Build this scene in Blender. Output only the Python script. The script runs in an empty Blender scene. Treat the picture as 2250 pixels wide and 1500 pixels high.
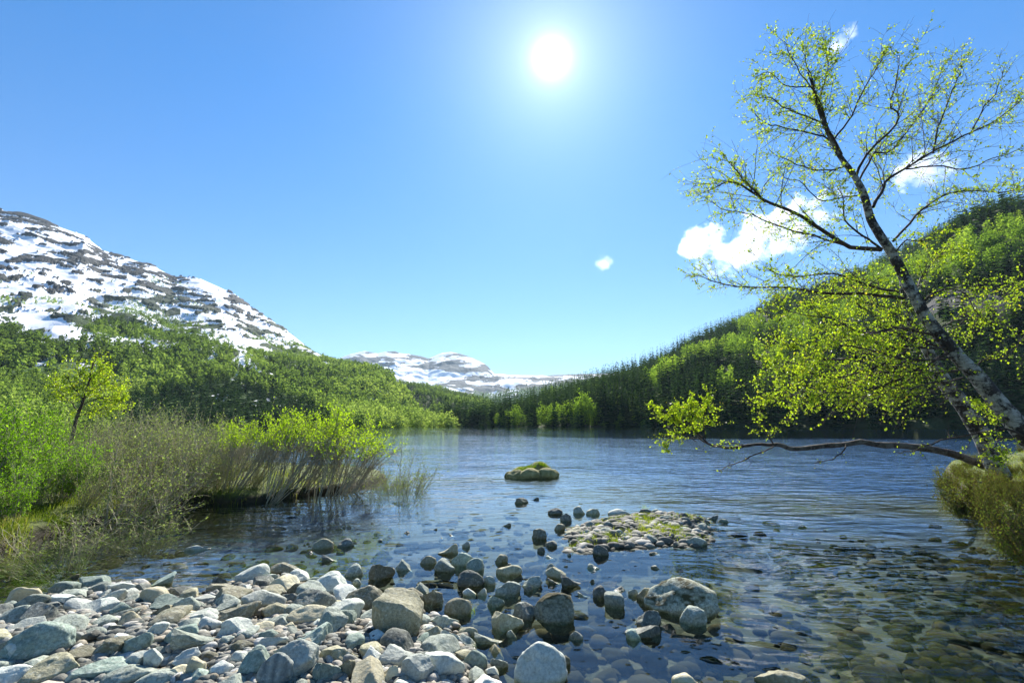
import bpy, math, random
import numpy as np
from mathutils import Vector, Matrix
random.seed(7)
RNG = np.random.default_rng(11)
SC = bpy.context.scene
COL = SC.collection

# ------------------------------------------------------------------ camera
CAM_H = 1.5
F_PX = 1125.0                      # focal length for a 2250 px wide picture (18 mm on 36 mm)
PITCH = math.atan(180 / F_PX)
ROLL = math.radians(0.42)
_F = np.array([0, math.cos(PITCH), math.sin(PITCH)])
_U0 = np.array([0, -math.sin(PITCH), math.cos(PITCH)])
_R0 = np.array([1.0, 0, 0])
_U = math.cos(ROLL) * _U0 + math.sin(ROLL) * _R0
_R = math.cos(ROLL) * _R0 - math.sin(ROLL) * _U0
cam_data = bpy.data.cameras.new('camera')
cam = bpy.data.objects.new('camera', cam_data)
COL.objects.link(cam)
cam_data.lens = 18.0
cam_data.sensor_width = 36.0
cam_data.clip_start = 0.05
cam_data.clip_end = 20000
cam.matrix_world = Matrix(((_R[0], _U[0], -_F[0], 0), (_R[1], _U[1], -_F[1], 0),
                           (_R[2], _U[2], -_F[2], CAM_H), (0, 0, 0, 1)))
SC.camera = cam

def ray(px, py):
    return _F + (px - 1125) / F_PX * _R + (750 - py) / F_PX * _U
def on_z(px, py, z=0.0):
    d = ray(px, py); s = (z - CAM_H) / d[2]
    return np.array([d[0] * s, d[1] * s, z])
def on_y(px, py, Y):
    d = ray(px, py); s = Y / d[1]
    return np.array([d[0] * s, Y, CAM_H + d[2] * s])
def project(P):
    Q = np.asarray(P, float) - np.array([0, 0, CAM_H])
    w = Q @ _F
    return 1125 + F_PX * (Q @ _R) / w, 750 - F_PX * (Q @ _U) / w

# ------------------------------------------------------------------ sky, sun, exposure
sd = ray(1212, 128); sd = sd / np.linalg.norm(sd)
SUN_EL = math.asin(sd[2]); SUN_AZ = math.atan2(sd[0], sd[1])
world = bpy.data.worlds.new('World'); SC.world = world
world.use_nodes = True
nt = world.node_tree; nt.nodes.clear()
def N(t, tree=None, **kw):
    n = (tree or nt).nodes.new(t)
    for k, v in kw.items(): setattr(n, k, v)
    return n
out = N('ShaderNodeOutputWorld'); bg = N('ShaderNodeBackground'); sky = N('ShaderNodeTexSky')
sky.sky_type = 'NISHITA'; sky.sun_disc = False
sky.sun_elevation = SUN_EL; sky.sun_rotation = SUN_AZ
sky.altitude = 200; sky.air_density = 1.0; sky.dust_density = 0.05; sky.ozone_density = 3.0
SKY_STRENGTH = 0.13
bg.inputs['Strength'].default_value = SKY_STRENGTH
# the aureole of forward-scattered light round the sun, by direction
geo = N('ShaderNodeTexCoord'); nrm = N('ShaderNodeVectorMath', operation='NORMALIZE')
dot = N('ShaderNodeVectorMath', operation='DOT_PRODUCT'); dot.inputs[1].default_value = tuple(sd)
nt.links.new(geo.outputs['Generated'], nrm.inputs[0]); nt.links.new(nrm.outputs[0], dot.inputs[0])
ac = N('ShaderNodeMath', operation='ARCCOSINE'); nt.links.new(dot.outputs['Value'], ac.inputs[0])
def falloff(width, amp, power=1.0):
    a = N('ShaderNodeMath', operation='DIVIDE'); nt.links.new(ac.outputs[0], a.inputs[0]); a.inputs[1].default_value = math.radians(width)
    p = N('ShaderNodeMath', operation='POWER'); nt.links.new(a.outputs[0], p.inputs[0]); p.inputs[1].default_value = power
    m = N('ShaderNodeMath', operation='MULTIPLY'); nt.links.new(p.outputs[0], m.inputs[0]); m.inputs[1].default_value = -1
    e = N('ShaderNodeMath', operation='EXPONENT'); nt.links.new(m.outputs[0], e.inputs[0])
    q = N('ShaderNodeMath', operation='MULTIPLY'); nt.links.new(e.outputs[0], q.inputs[0]); q.inputs[1].default_value = amp
    return q
g1 = falloff(0.40, 40.0, 0.85); g2 = falloff(8.0, 2.0, 1.0)
g3 = falloff(3.0, 1.0, 1.0); g0 = N('ShaderNodeMath', operation='ADD'); nt.links.new(g1.outputs[0], g0.inputs[0]); nt.links.new(g3.outputs[0], g0.inputs[1])
gs = N('ShaderNodeMath', operation='ADD'); nt.links.new(g0.outputs[0], gs.inputs[0]); nt.links.new(g2.outputs[0], gs.inputs[1])
gc = N('ShaderNodeVectorMath', operation='SCALE'); gc.inputs[0].default_value = (0.98, 0.99, 1.0); nt.links.new(gs.outputs[0], gc.inputs['Scale'])
tint = N('ShaderNodeVectorMath', operation='MULTIPLY'); 
sepz = N('ShaderNodeSeparateXYZ'); nt.links.new(nrm.outputs[0], sepz.inputs[0])
cr = N('ShaderNodeValToRGB'); nt.links.new(sepz.outputs[2], cr.inputs[0])
cr.color_ramp.elements[0].position = 0.0; cr.color_ramp.elements[0].color = (0.33, 0.385, 0.44, 1)
cr.color_ramp.elements[1].position = 0.55; cr.color_ramp.elements[1].color = (0.125, 0.38, 0.56, 1)
nt.links.new(cr.outputs[0], tint.inputs[1])
nt.links.new(sky.outputs[0], tint.inputs[0])
addv = N('ShaderNodeVectorMath', operation='ADD'); nt.links.new(tint.outputs[0], addv.inputs[0]); nt.links.new(gc.outputs[0], addv.inputs[1])
nt.links.new(addv.outputs[0], bg.inputs['Color']); nt.links.new(bg.outputs[0], out.inputs[0])

sun_d = bpy.data.lights.new('sun', 'SUN'); sun_d.energy = 4.8; sun_d.angle = math.radians(0.53); sun_d.color = (1.0, 0.96, 0.88)
sun = bpy.data.objects.new('sun', sun_d); COL.objects.link(sun)
sun.rotation_euler = Vector(tuple(sd)).to_track_quat('Z', 'Y').to_euler()
sun.location = (0, 0, 50)
SC.view_settings.view_transform = 'Standard'; SC.view_settings.look = 'None'
SC.view_settings.exposure = 1.30; SC.view_settings.gamma = 1.0
SC.render.engine = 'CYCLES'
SC.cycles.max_bounces = 8; SC.cycles.transparent_max_bounces = 24; SC.cycles.transmission_bounces = 6
SC.cycles.volume_bounces = 0
SC.cycles.sample_clamp_indirect = 1.5; SC.cycles.sample_clamp_direct = 40.0

# ------------------------------------------------------------------ noise in numpy
def _hash(ix, iy, iz, seed):
    h = (ix.astype(np.int64) * 374761393 + iy.astype(np.int64) * 668265263 + iz.astype(np.int64) * 2147483647 + seed * 974634777) & 0xffffffff
    h = ((h ^ (h >> 13)) * 1274126177) & 0xffffffff
    h = ((h ^ (h >> 16)) * 2246822519) & 0xffffffff
    return ((h ^ (h >> 15)) & 0xffffff) / float(0xffffff)
def vnoise(x, y, z=0.0, seed=0):
    x, y, z = np.broadcast_arrays(np.asarray(x, float), np.asarray(y, float), np.asarray(z, float))
    ix, iy, iz = np.floor(x), np.floor(y), np.floor(z)
    fx, fy, fz = x - ix, y - iy, z - iz
    fx = fx * fx * (3 - 2 * fx); fy = fy * fy * (3 - 2 * fy); fz = fz * fz * (3 - 2 * fz)
    r = 0
    for a in (0, 1):
        wa = fx if a else 1 - fx
        for b in (0, 1):
            wb = fy if b else 1 - fy
            for c in (0, 1):
                wc = fz if c else 1 - fz
                r = r + _hash(ix + a, iy + b, iz + c, seed) * wa * wb * wc
    return r * 2 - 1
def fbm(x, y, z=0.0, oct=4, seed=0, gain=0.5, lac=2.03):
    s = 0; a = 1.0; t = 0
    for o in range(oct):
        s = s + a * vnoise(np.asarray(x) * lac**o, np.asarray(y) * lac**o, np.asarray(z) * lac**o, seed + o * 17)
        t += a; a *= gain
    return s / t
def sstep(a, b, x):
    t = np.clip((x - a) / (b - a), 0, 1); return t * t * (3 - 2 * t)

# ------------------------------------------------------------------ mesh helpers
def mesh_np(name, V, Fc, mats, attrs=None, smooth=False, mat_idx=None):
    """V (n,3); Fc (m,k) array or list of such arrays"""
    if not isinstance(Fc, list): Fc = [Fc]
    me = bpy.data.meshes.new(name)
    V = np.asarray(V, np.float32)
    me.vertices.add(len(V)); me.vertices.foreach_set('co', V.ravel())
    loops = np.concatenate([f.ravel() for f in Fc]).astype(np.int32)
    tot = np.concatenate([np.full(len(f), f.shape[1]) for f in Fc]).astype(np.int32)
    st = np.concatenate([[0], np.cumsum(tot)[:-1]]).astype(np.int32)
    me.loops.add(len(loops)); me.loops.foreach_set('vertex_index', loops)
    me.polygons.add(len(tot)); me.polygons.foreach_set('loop_start', st); me.polygons.foreach_set('loop_total', tot)
    if not isinstance(mats, (list, tuple)): mats = [mats]
    for m in mats: me.materials.append(m)
    if mat_idx is not None: me.polygons.foreach_set('material_index', np.asarray(mat_idx, np.int32))
    me.polygons.foreach_set('use_smooth', np.full(len(tot), bool(smooth)))
    for k, a in (attrs or {}).items():
        at = me.attributes.new(k, 'FLOAT', 'POINT'); at.data.foreach_set('value', np.asarray(a, np.float32))
    me.update(calc_edges=True)
    return me
def link(name, me, parent=None, loc=None, rotz=0.0):
    o = bpy.data.objects.new(name, me); COL.objects.link(o)
    if parent is not None: o.parent = parent
    if loc is not None: o.location = tuple(loc)
    if rotz: o.rotation_euler = (0, 0, rotz)
    return o
def tag(o, label=None, cat=None, group=None, kind=None):
    if label: o['label'] = label
    if cat: o['category'] = cat
    if group: o['group'] = group
    if kind: o['kind'] = kind
    return o
def empty(name, loc=(0, 0, 0)):
    return link(name, None, loc=loc)
def grid_faces(nu, nv):
    i = np.arange(nu - 1)[:, None] * nv + np.arange(nv - 1)[None, :]
    i = i.ravel()
    return np.stack([i, i + nv, i + nv + 1, i + 1], 1)

# ------------------------------------------------------------------ materials
class MT:
    def __init__(s, name):
        s.m = bpy.data.materials.new(name); s.m.use_nodes = True; s.t = s.m.node_tree; s.t.nodes.clear()
        s.out = s.t.nodes.new('ShaderNodeOutputMaterial')
    def n(s, t, **kw): return N(t, s.t, **kw)
    def l(s, a, b): s.t.links.new(a, b)
    def val(s, x):
        v = s.n('ShaderNodeValue'); v.outputs[0].default_value = x; return v.outputs[0]
    def attr(s, k): a = s.n('ShaderNodeAttribute', attribute_name=k); return a.outputs['Fac']
    def pos(s, scale=(1, 1, 1), space='pos'):
        if space == 'pos': g = s.n('ShaderNodeNewGeometry').outputs['Position']
        else: g = s.n('ShaderNodeTexCoord').outputs['Object']
        m = s.n('ShaderNodeVectorMath', operation='MULTIPLY'); m.inputs[1].default_value = scale; s.l(g, m.inputs[0]); return m.outputs[0]
    def noise(s, vec, scale, detail=4, rough=0.55, dist=0.0):
        n = s.n('ShaderNodeTexNoise'); s.l(vec, n.inputs['Vector']); n.inputs['Scale'].default_value = scale
        n.inputs['Detail'].default_value = detail; n.inputs['Roughness'].default_value = rough; n.inputs['Distortion'].default_value = dist
        return n.outputs['Fac']
    def voro(s, vec, scale, feature='F1', out='Distance', rnd=1.0):
        n = s.n('ShaderNodeTexVoronoi', feature=feature); s.l(vec, n.inputs['Vector']); n.inputs['Scale'].default_value = scale
        n.inputs['Randomness'].default_value = rnd; return n.outputs[out]
    def ramp(s, fac, stops):
        r = s.n('ShaderNodeValToRGB'); s.l(fac, r.inputs[0]); e = r.color_ramp.elements
        while len(e) < len(stops): e.new(0.5)
        for k, (p, c) in enumerate(stops):
            e[k].position = p; e[k].color = (c, c, c, 1) if isinstance(c, (int, float)) else (*c, 1)
        return r.outputs[0]
    def mix(s, f, a, b, typ='MIX'):
        m = s.n('ShaderNodeMix', data_type='RGBA', blend_type=typ)
        for i, v in ((0, f), (6, a), (7, b)):
            if hasattr(v, 'links') or hasattr(v, 'is_linked'): s.l(v, m.inputs[i])
            elif i == 0: m.inputs[0].default_value = v
            else: m.inputs[i].default_value = (*v, 1)
        return m.outputs[2]
    def math(s, op, a, b=0.0, clamp=False):
        m = s.n('ShaderNodeMath', operation=op); m.use_clamp = clamp
        for i, v in ((0, a), (1, b)):
            if isinstance(v, (int, float)): m.inputs[i].default_value = v
            else: s.l(v, m.inputs[i])
        return m.outputs[0]
    def bump(s, h, strength, dist):
        b = s.n('ShaderNodeBump'); b.inputs['Strength'].default_value = strength; b.inputs['Distance'].default_value = dist
        s.l(h, b.inputs['Height']); return b.outputs[0]
    def pbr(s, color, rough=0.8, normal=None, spec=0.3):
        p = s.n('ShaderNodeBsdfPrincipled')
        for k, v in (('Base Color', color), ('Roughness', rough), ('Specular IOR Level', spec)):
            if isinstance(v, (int, float)): p.inputs[k].default_value = v
            elif isinstance(v, tuple): p.inputs[k].default_value = (*v, 1)
            else: s.l(v, p.inputs[k])
        if normal is not None: s.l(normal, p.inputs['Normal'])
        return p.outputs[0]
    def done(s, shader): s.l(shader, s.out.inputs['Surface']); return s.m

def leaf_mat(name, stops, trans=0.55, tscale=(1.25, 1.3, 0.6), gloss=0.0, pscale=None):
    """diffuse + translucent foliage; colour by per-vertex tone"""
    m = MT(name); f = m.attr('tone')
    if pscale:
        nz = m.noise(m.pos(), pscale, 3); f = m.math('ADD', f, m.math('MULTIPLY', m.math('SUBTRACT', nz, 0.5), 0.9))
    c = m.ramp(f, stops)
    d = m.n('ShaderNodeBsdfDiffuse'); m.l(c, d.inputs[0])
    t = m.n('ShaderNodeBsdfTranslucent'); tc = m.mix(1.0, c, tscale, 'MULTIPLY'); m.l(tc, t.inputs[0])
    x = m.n('ShaderNodeMixShader'); x.inputs[0].default_value = trans; m.l(d.outputs[0], x.inputs[1]); m.l(t.outputs[0], x.inputs[2])
    o = x.outputs[0]
    if gloss:
        g = m.n('ShaderNodeBsdfGlossy'); g.inputs['Roughness'].default_value = 0.35; g.inputs[0].default_value = (1, 1, 1, 1)
        y = m.n('ShaderNodeMixShader'); y.inputs[0].default_value = gloss; m.l(o, y.inputs[1]); m.l(g.outputs[0], y.inputs[2]); o = y.outputs[0]
    return m.done(o)
# ================================================================== TERRAIN
# materials
def mountain_mat(name, veg, rock):
    m = MT(name); p = m.pos()
    s = m.attr('snow')
    det = m.noise(p, 0.035, 6, 0.65)
    s2 = m.math('ADD', s, m.math('MULTIPLY', m.math('SUBTRACT', det, 0.5), 0.45))
    mask = m.ramp(s2, [(0.47, 0.0), (0.53, 1.0)])
    rk = m.ramp(m.noise(p, 0.09, 8, 0.78), [(0.36, rock[0]), (0.66, rock[1])])
    vg = m.ramp(m.noise(p, 0.12, 6, 0.7), [(0.3, veg[0]), (0.7, veg[1])])
    ground = m.mix(m.attr('veg'), rk, vg)
    sn = m.ramp(m.noise(p, 0.01, 4), [(0.3, (0.80, 0.82, 0.86)), (0.7, (0.90, 0.91, 0.93))])
    c = m.mix(mask, ground, sn)
    h = m.noise(p, 0.06, 8, 0.7)
    hh = m.math('MULTIPLY', h, m.math('SUBTRACT', 1.15, mask))
    return m.done(m.pbr(c, 0.85, m.bump(hh, 1.0, 6.0), 0.1))
M_left = mountain_mat('left_mountain_ground', ((0.05, 0.10, 0.02), (0.08, 0.14, 0.03)), ((0.02, 0.022, 0.024), (0.085, 0.083, 0.08)))
M_far = mountain_mat('far_mountain_rock', ((0.05, 0.07, 0.03), (0.09, 0.11, 0.05)), ((0.02, 0.02, 0.024), (0.07, 0.07, 0.075)))
def wood_floor(name, a, b):
    m = MT(name); p = m.pos()
    c = m.ramp(m.noise(p, 0.08, 6, 0.6), [(0.3, a), (0.7, b)])
    rk = m.ramp(m.noise(p, 0.25, 8, 0.7), [(0.3, (0.035, 0.037, 0.042)), (0.7, (0.13, 0.125, 0.12))])
    c = m.mix(m.attr('rock'), c, rk)
    return m.done(m.pbr(c, 0.9, m.bump(m.noise(p, 0.4, 6, 0.7), 1.0, 1.5), 0.1))
M_floor = wood_floor('hill_ground', (0.03, 0.045, 0.012), (0.07, 0.085, 0.03))

def interp(keys, x, col):
    k = np.array(keys, float); return np.interp(x, k[:, 0], k[:, col])

class Layer:
    """terrain rising from a foot to a ridge, both given by bearing"""
    def __init__(s, keys, px0, px1, nu, nv, prof, relief, seed, back=0.12, tmax=None):
        # keys: (px, py, ridge distance, foot distance, z of foot)
        s.keys, s.prof, s.relief, s.seed = keys, prof, relief, seed
        s.px0, s.px1 = px0, px1
        s.back = back
        PX = np.linspace(px0, px1, nu); T = np.concatenate([np.linspace(0, 1, nv), 1 + np.linspace(0, 1, 12)[1:] ** 1.3 * 0.35])
        s.nu, s.nvv = nu, len(T)
        P, TT = np.meshgrid(PX, T, indexing='ij')
        s.X, s.Y, s.Z, s.PX, s.T = s.evaluate(P, TT)
    def bearing(s, px):
        py = interp(s.keys, px, 1)
        d = _F[None] + ((px - 1125) / F_PX)[..., None].reshape(-1, 1) * _R[None] + ((750 - py) / F_PX)[..., None].reshape(-1, 1) * _U[None]
        h = np.hypot(d[:, 0], d[:, 1])
        return (d[:, 0] / h).reshape(px.shape), (d[:, 1] / h).reshape(px.shape), (d[:, 2] / h).reshape(px.shape)
    def evaluate(s, px, t):
        bx, by, tz = s.bearing(px)
        dr = interp(s.keys, px, 2); df = interp(s.keys, px, 3)
        r = df + (dr - df) * t
        zr = CAM_H + tz * dr
        z0 = interp(s.keys, px, 4)
        tc = np.minimum(t, 1)
        z = z0 + (zr - z0) * s.prof(tc, px) - np.maximum(t - 1, 0) * zr * 1.2
        x, y = bx * r, by * r
        env = sstep(0.0, 0.12, t) * (0.22 + 0.78 * sstep(1.0, 0.85, t))
        z = z + s.relief(x, y, z, t) * env
        return x, y, z, px, t
    def mesh(s, name, mat, attrs):
        V = np.stack([s.X, s.Y, s.Z], -1).reshape(-1, 3)
        f = grid_faces(s.nu, s.nvv)[:, ::-1]
        return mesh_np(name, V, f[:, ::-1], mat, {k: np.broadcast_to(a, s.X.shape).ravel() for k, a in attrs.items()}, smooth=True)
    def sample(s, density, rng, prob, t0=0.0, t1=1.0):
        """random points uniform over plan area, accepted with prob(px, py, t, x, y, z)"""
        pm = rng.uniform(s.px0, s.px1, 4000); tm = rng.uniform(t0, t1, 4000)
        drm = interp(s.keys, pm, 2); dfm = interp(s.keys, pm, 3); wm = (dfm + (drm - dfm) * tm) * (drm - dfm) / (1 + ((pm - 1125) / F_PX) ** 2)
        n = int(density * wm.mean() / F_PX * (s.px1 - s.px0) * (t1 - t0) / (wm.mean() / wm.max()))
        px = rng.uniform(s.px0, s.px1, n); t = rng.uniform(t0, t1, n)
        x, y, z, _, _ = s.evaluate(px, t)
        r = np.hypot(x, y); dr = interp(s.keys, px, 2); df = interp(s.keys, px, 3)
        w = r * (dr - df) / (1 + ((px - 1125) / F_PX) ** 2); w = w / wm.max()
        qx, qy = project(np.stack([x, y, z], -1))
        k = rng.uniform(0, 1, n) < w * prob(qx, qy, t, x, y, z)
        return x[k], y[k], z[k], qx[k], qy[k]

# ---- left snow mountain -------------------------------------------------
KA = [(-420, 370, 1700, 150, -1), (-100, 438, 1650, 160, -1), (0, 464, 1600, 165, -1), (60, 477, 1590, 170, -1), (130, 499, 1580, 175, -1), (185, 517, 1560, 180, -1), (205, 533, 1550, 185, -1),
      (225, 549, 1540, 190, -1), (270, 565, 1520, 195, -1), (330, 584, 1500, 200, -1), (380, 607, 1480, 205, -1), (440, 611, 1450, 210, -1),
      (480, 629, 1420, 212, -1), (520, 648, 1400, 215, -1), (560, 680, 1360, 218, -1), (600, 705, 1330, 220, -1), (640, 735, 1300, 222, -1),
      (680, 767, 1260, 224, -1), (720, 797, 1200, 226, -1), (760, 822, 1100, 228, -1), (800, 842, 950, 230, -1), (840, 866, 750, 232, -1),
      (880, 893, 560, 235, -1), (920, 911, 430, 238, -1), (955, 930, 330, 240, -1), (985, 940, 290, 250, -1), (1010, 945, 280, 262, -1)]
def profA(t, px):
    p = np.interp(px, [0, 600, 800, 960], [1.5, 1.35, 1.1, 0.9])
    return t ** p
def reliefA(x, y, z, t):
    a = fbm(x / 260, y / 260, 0, 4, 3) * 38
    b = 1 - np.abs(fbm(x / 90, y / 90, z / 60, 4, 9)); b = (b - 0.7) * 22
    k = sstep(60, 420, np.hypot(x, y) - 150)
    return (a + b) * k
A = Layer(KA, -420, 1005, 900, 420, profA, reliefA, 1)
qx, qy = project(np.stack([A.X, A.Y, A.Z], -1))
tree_line = lambda x: np.interp(x, [-400, 0, 60, 150, 220, 300, 400, 470, 520, 560, 640, 740, 800, 1000], [740, 720, 740, 760, 735, 728, 745, 762, 800, 790, 790, 790, 780, 700])
u = A.PX * 1.0; zz = A.Z
acr = np.arctan2(A.X, A.Y) * 1300
sn_big = 0.66 * fbm((acr - 1.2 * A.Z) / 46, A.Z / 20, 0, 5, 21, 0.62) + 0.32 * fbm((acr - 0.7 * A.Z) / 170, A.Z / 75, 0, 3, 22)
sn_fine = fbm((acr - 0.9 * A.Z) / 20, A.Z / 9, 0, 4, 33, 0.6)
cover = 0.92 - 0.20 * sstep(-150, -20, qy - tree_line(qx))
cover = cover - 0.55 * sstep(-60, 70, qy - tree_line(qx)) - 0.30 * sstep(40, 130, qy - tree_line(qx))
gul = np.exp(-(((qx - np.interp(qy, [600, 700, 760, 805], [455, 500, 525, 537])) / 13) ** 2)) * sstep(600, 640, qy) * sstep(812, 795, qy)
gul2 = np.exp(-(((qx - np.interp(qy, [590, 760], [330, 470])) / 14) ** 2)) * sstep(590, 640, qy) * sstep(770, 730, qy)
cover = cover + 0.45 * gul + 0.22 * gul2
cliff = np.exp(-(((qx - 215) / 45) ** 2 + ((qy - 560) / 35) ** 2)) + np.exp(-(((qx - 375) / 40) ** 2 + ((qy - 640) / 45) ** 2)) * 0.8 + np.exp(-(((qx - 90) / 40) ** 2 + ((qy - 505) / 20) ** 2)) * 0.8
cliff = cliff + np.exp(-(((qx - 580) / 40) ** 2 + ((qy - 705 - (qx - 580) * 0.6) / 12) ** 2)) * 0.9
cover = cover - 0.30 * cliff
snowA = cover - 0.04 + 1.45 * sn_big + 1.25 * sn_fine
snowA = np.where(qy > tree_line(qx) + 110, -1.0, snowA)
vegA = np.clip(sstep(-150, 40, qy - tree_line(qx)) + 0.35 * sn_fine, 0, 1)
A.Z = A.Z + sstep(0.62, 0.35, snowA) * 5.0 * sstep(-30, -60, qy - tree_line(qx)) * sstep(400, 800, np.hypot(A.X, A.Y))
oA = link('left_mountain', A.mesh('left_mountain', M_left, {'snow': snowA, 'veg': vegA}))
tag(oA, kind='structure')

# ---- rounded wooded hill in the gap ------------------------------------
KB = [(700, 858, 1100, 700, -2), (780, 850, 1100, 640, -2), (830, 850, 1050, 560, -2), (880, 851, 1000, 480, -2), (930, 854, 950, 430, -2), (980, 865, 900, 400, -2), (1030, 880, 850, 380, -2),
      (1075, 890, 800, 370, -2), (1110, 915, 700, 370, -2), (1140, 935, 560, 380, -2)]
B = Layer(KB, 700, 1140, 220, 120, lambda t, px: 1 - (1 - t) ** 1.5, lambda x, y, z, t: fbm(x / 120, y / 120, 0, 4, 5) * 12, 2)
oB = link('wooded_hill', B.mesh('wooded_hill', M_floor, {'rock': 0.0}))
tag(oB, kind='structure')

# ---- far snow mountains -------------------------------------------------
KC = [(640, 828, 4600, 2600, 5), (700, 808, 4600, 2600, 5), (745, 788, 4600, 2600, 5), (770, 778, 4600, 2600, 5), (800, 772, 4600, 2600, 5), (830, 776, 4600, 2600, 5), (850, 773, 4600, 2600, 5), (868, 772, 4600, 2600, 5),
      (880, 777, 4600, 2600, 5), (900, 779, 4600, 2600, 5), (925, 783, 4600, 2600, 5), (942, 788, 4600, 2600, 5), (955, 782, 4590, 2600, 5), (970, 776, 4580, 2600, 5), (990, 774, 4570, 2600, 5), (1010, 778, 4560, 2600, 5),
      (1035, 785, 4540, 2600, 5), (1055, 795, 4520, 2600, 5), (1072, 805, 4480, 2600, 5), (1086, 822, 4450, 2550, 5), (1120, 824, 4200, 2400, 5), (1160, 825, 4200, 2300, 5),
      (1200, 826, 4200, 2200, 5), (1240, 824, 4200, 2200, 5), (1280, 822, 4200, 2200, 5), (1310, 822, 4200, 2200, 5), (1500, 820, 4200, 2200, 5)]
def profC(t, px):
    left = sstep(1095, 1060, px)
    base = t ** 1.25
    s = np.where(t < 0.72, t / 0.72 * 0.55, 0.55 + (t - 0.72) / 0.28 * 0.45)
    return base * (1 - left) + s * left
C = Layer(KC, 640, 1500, 420, 200, profC, lambda x, y, z, t: fbm(x / 420, y / 420, z / 200, 5, 8) * 34 + (0.7 - np.abs(fbm(x / 170, y / 170, 0, 4, 4))) * 40, 3)
qx, qy = project(np.stack([C.X, C.Y, C.Z], -1))
snC = 0.58 + 1.6 * fbm(C.X / 210, C.Y / 300, C.Z / 60, 5, 41, 0.6) + 0.5 * fbm(C.X / 60, C.Y / 160, C.Z / 16, 4, 42, 0.6)
snC = snC - 0.75 * np.exp(-(((qx - 985) / 42) ** 2 + ((qy - 802) / 9) ** 2)) - 0.5 * np.exp(-(((qx - 855) / 12) ** 2 + ((qy - 795) / 12) ** 2)) - 0.4 * np.exp(-(((qx - 800) / 20) ** 2 + ((qy - 795) / 7) ** 2)) - 0.45 * np.exp(-(((qx - 1060) / 14) ** 2 + ((qy - 812) / 8) ** 2))
snC = snC + 0.35 * np.exp(-(((qx - 960) / 90) ** 2 + ((qy - 822) / 6) ** 2))
low = np.interp(qx, [900, 1080, 1150, 1300], [850, 872, 862, 840])
snC = snC - 0.22 * sstep(-40, 0, qy - low) * (qx > 1040) - 0.8 * sstep(-6, 14, qy - low)
snC = np.where(qx > 1090, snC - 0.08, snC)
vegC = sstep(-25, 10, qy - low)
oC = link('far_snow_mountains', C.mesh('far_snow_mountains', M_far, {'snow': snC, 'veg': vegC}))
tag(oC, kind='structure')

# ---- right wooded hill --------------------------------------------------
KR = [(960, 936, 330, 290, -1), (1000, 929, 380, 262, -1), (1050, 917, 420, 240, -1), (1100, 902, 450, 222, -1), (1160, 882, 470, 208, -1), (1240, 862, 480, 196, -1), (1300, 842, 490, 190, -1),
      (1350, 824, 500, 187, -1), (1400, 808, 510, 185, -1), (1450, 788, 520, 182, -1), (1500, 763, 540, 180, -1), (1550, 739, 560, 180, -1), (1600, 719, 580, 180, -1),
      (1650, 699, 600, 182, -1), (1700, 668, 620, 185, -1), (1800, 640, 650, 188, -1), (1900, 600, 680, 190, -1), (2000, 552, 700, 190, -1), (2100, 506, 720, 190, -1),
      (2200, 478, 740, 190, -1), (2260, 460, 750, 190, -1), (2450, 410, 770, 190, -1), (2750, 330, 800, 190, -1)]
def profR(t, px):
    base = t ** 0.98
    k = sstep(1900, 2150, px)
    st = 0.52 * (1 - (1 - np.minimum(t / 0.34, 1)) ** 1.15) + np.where(t > 0.34, (t - 0.34) / 0.66 * 0.48, 0)
    return base * (1 - k) + st * k
Rh = Layer(KR, 960, 2750, 520, 220, profR, lambda x, y, z, t: fbm(x / 130, y / 130, 0, 4, 15) * 14 + fbm(x / 40, y / 40, 0, 3, 16) * 3, 4)
qx, qy = project(np.stack([Rh.X, Rh.Y, Rh.Z], -1))
crk = np.exp(-(((qx - 2160) / 130) ** 2 + ((qy - (660 - (qx - 2160) * 0.10)) / 32) ** 2) ** 1.5)
crk = np.maximum(crk, np.exp(-(((qx - 1885) / 30) ** 2 + ((qy - 700) / 14) ** 2)))
rockR = np.clip(sstep(0.25, 0.6, crk + 0.35 * fbm(Rh.X / 14, Rh.Y / 14, Rh.Z / 10, 4, 50)), 0, 1)
oR = link('right_hill', Rh.mesh('right_hill', M_floor, {'rock': rockR}))
tag(oR, kind='structure')

# ---- clouds ---------------------------------------------------------------
# ================================================================== NEAR GROUND, WATER
def poly_px(pts): return np.array([on_z(x, y)[:2] for x, y in pts])
BANK = poly_px([(-300, 1365), (0, 1332), (100, 1306), (180, 1292), (260, 1276), (340, 1280), (420, 1298), (500, 1280), (560, 1262), (640, 1262), (740, 1282), (790, 1312),
                (880, 1325), (950, 1345), (1010, 1372), (1040, 1420), (1080, 1460), (1100, 1530), (1060, 1800), (-900, 1800)])
SPIT = poly_px([(-900, 1400), (-300, 1292), (0, 1222), (60, 1203), (130, 1182), (200, 1160), (250, 1146), (330, 1126), (430, 1108), (520, 1110), (600, 1102), (700, 1086), (760, 1079),
                (820, 1067), (858, 1054), (845, 1044), (780, 1038), (700, 1034), (600, 1028), (500, 1018), (300, 1003), (0, 994), (-600, 994), (-1200, 1100)])
RBANK = poly_px([(2050, 1030), (2062, 1060), (2090, 1095), (2140, 1138), (2200, 1168), (2260, 1192), (2500, 1290), (3000, 1480), (3400, 1400), (3000, 990), (2300, 998), (2180, 1010), (2100, 1022), (2060, 1026)])
ISLET = poly_px([(1240, 1168), (1290, 1150), (1330, 1138), (1420, 1128), (1500, 1130), (1556, 1142), (1560, 1178), (1540, 1200), (1450, 1200), (1350, 1205), (1250, 1212)])
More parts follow.
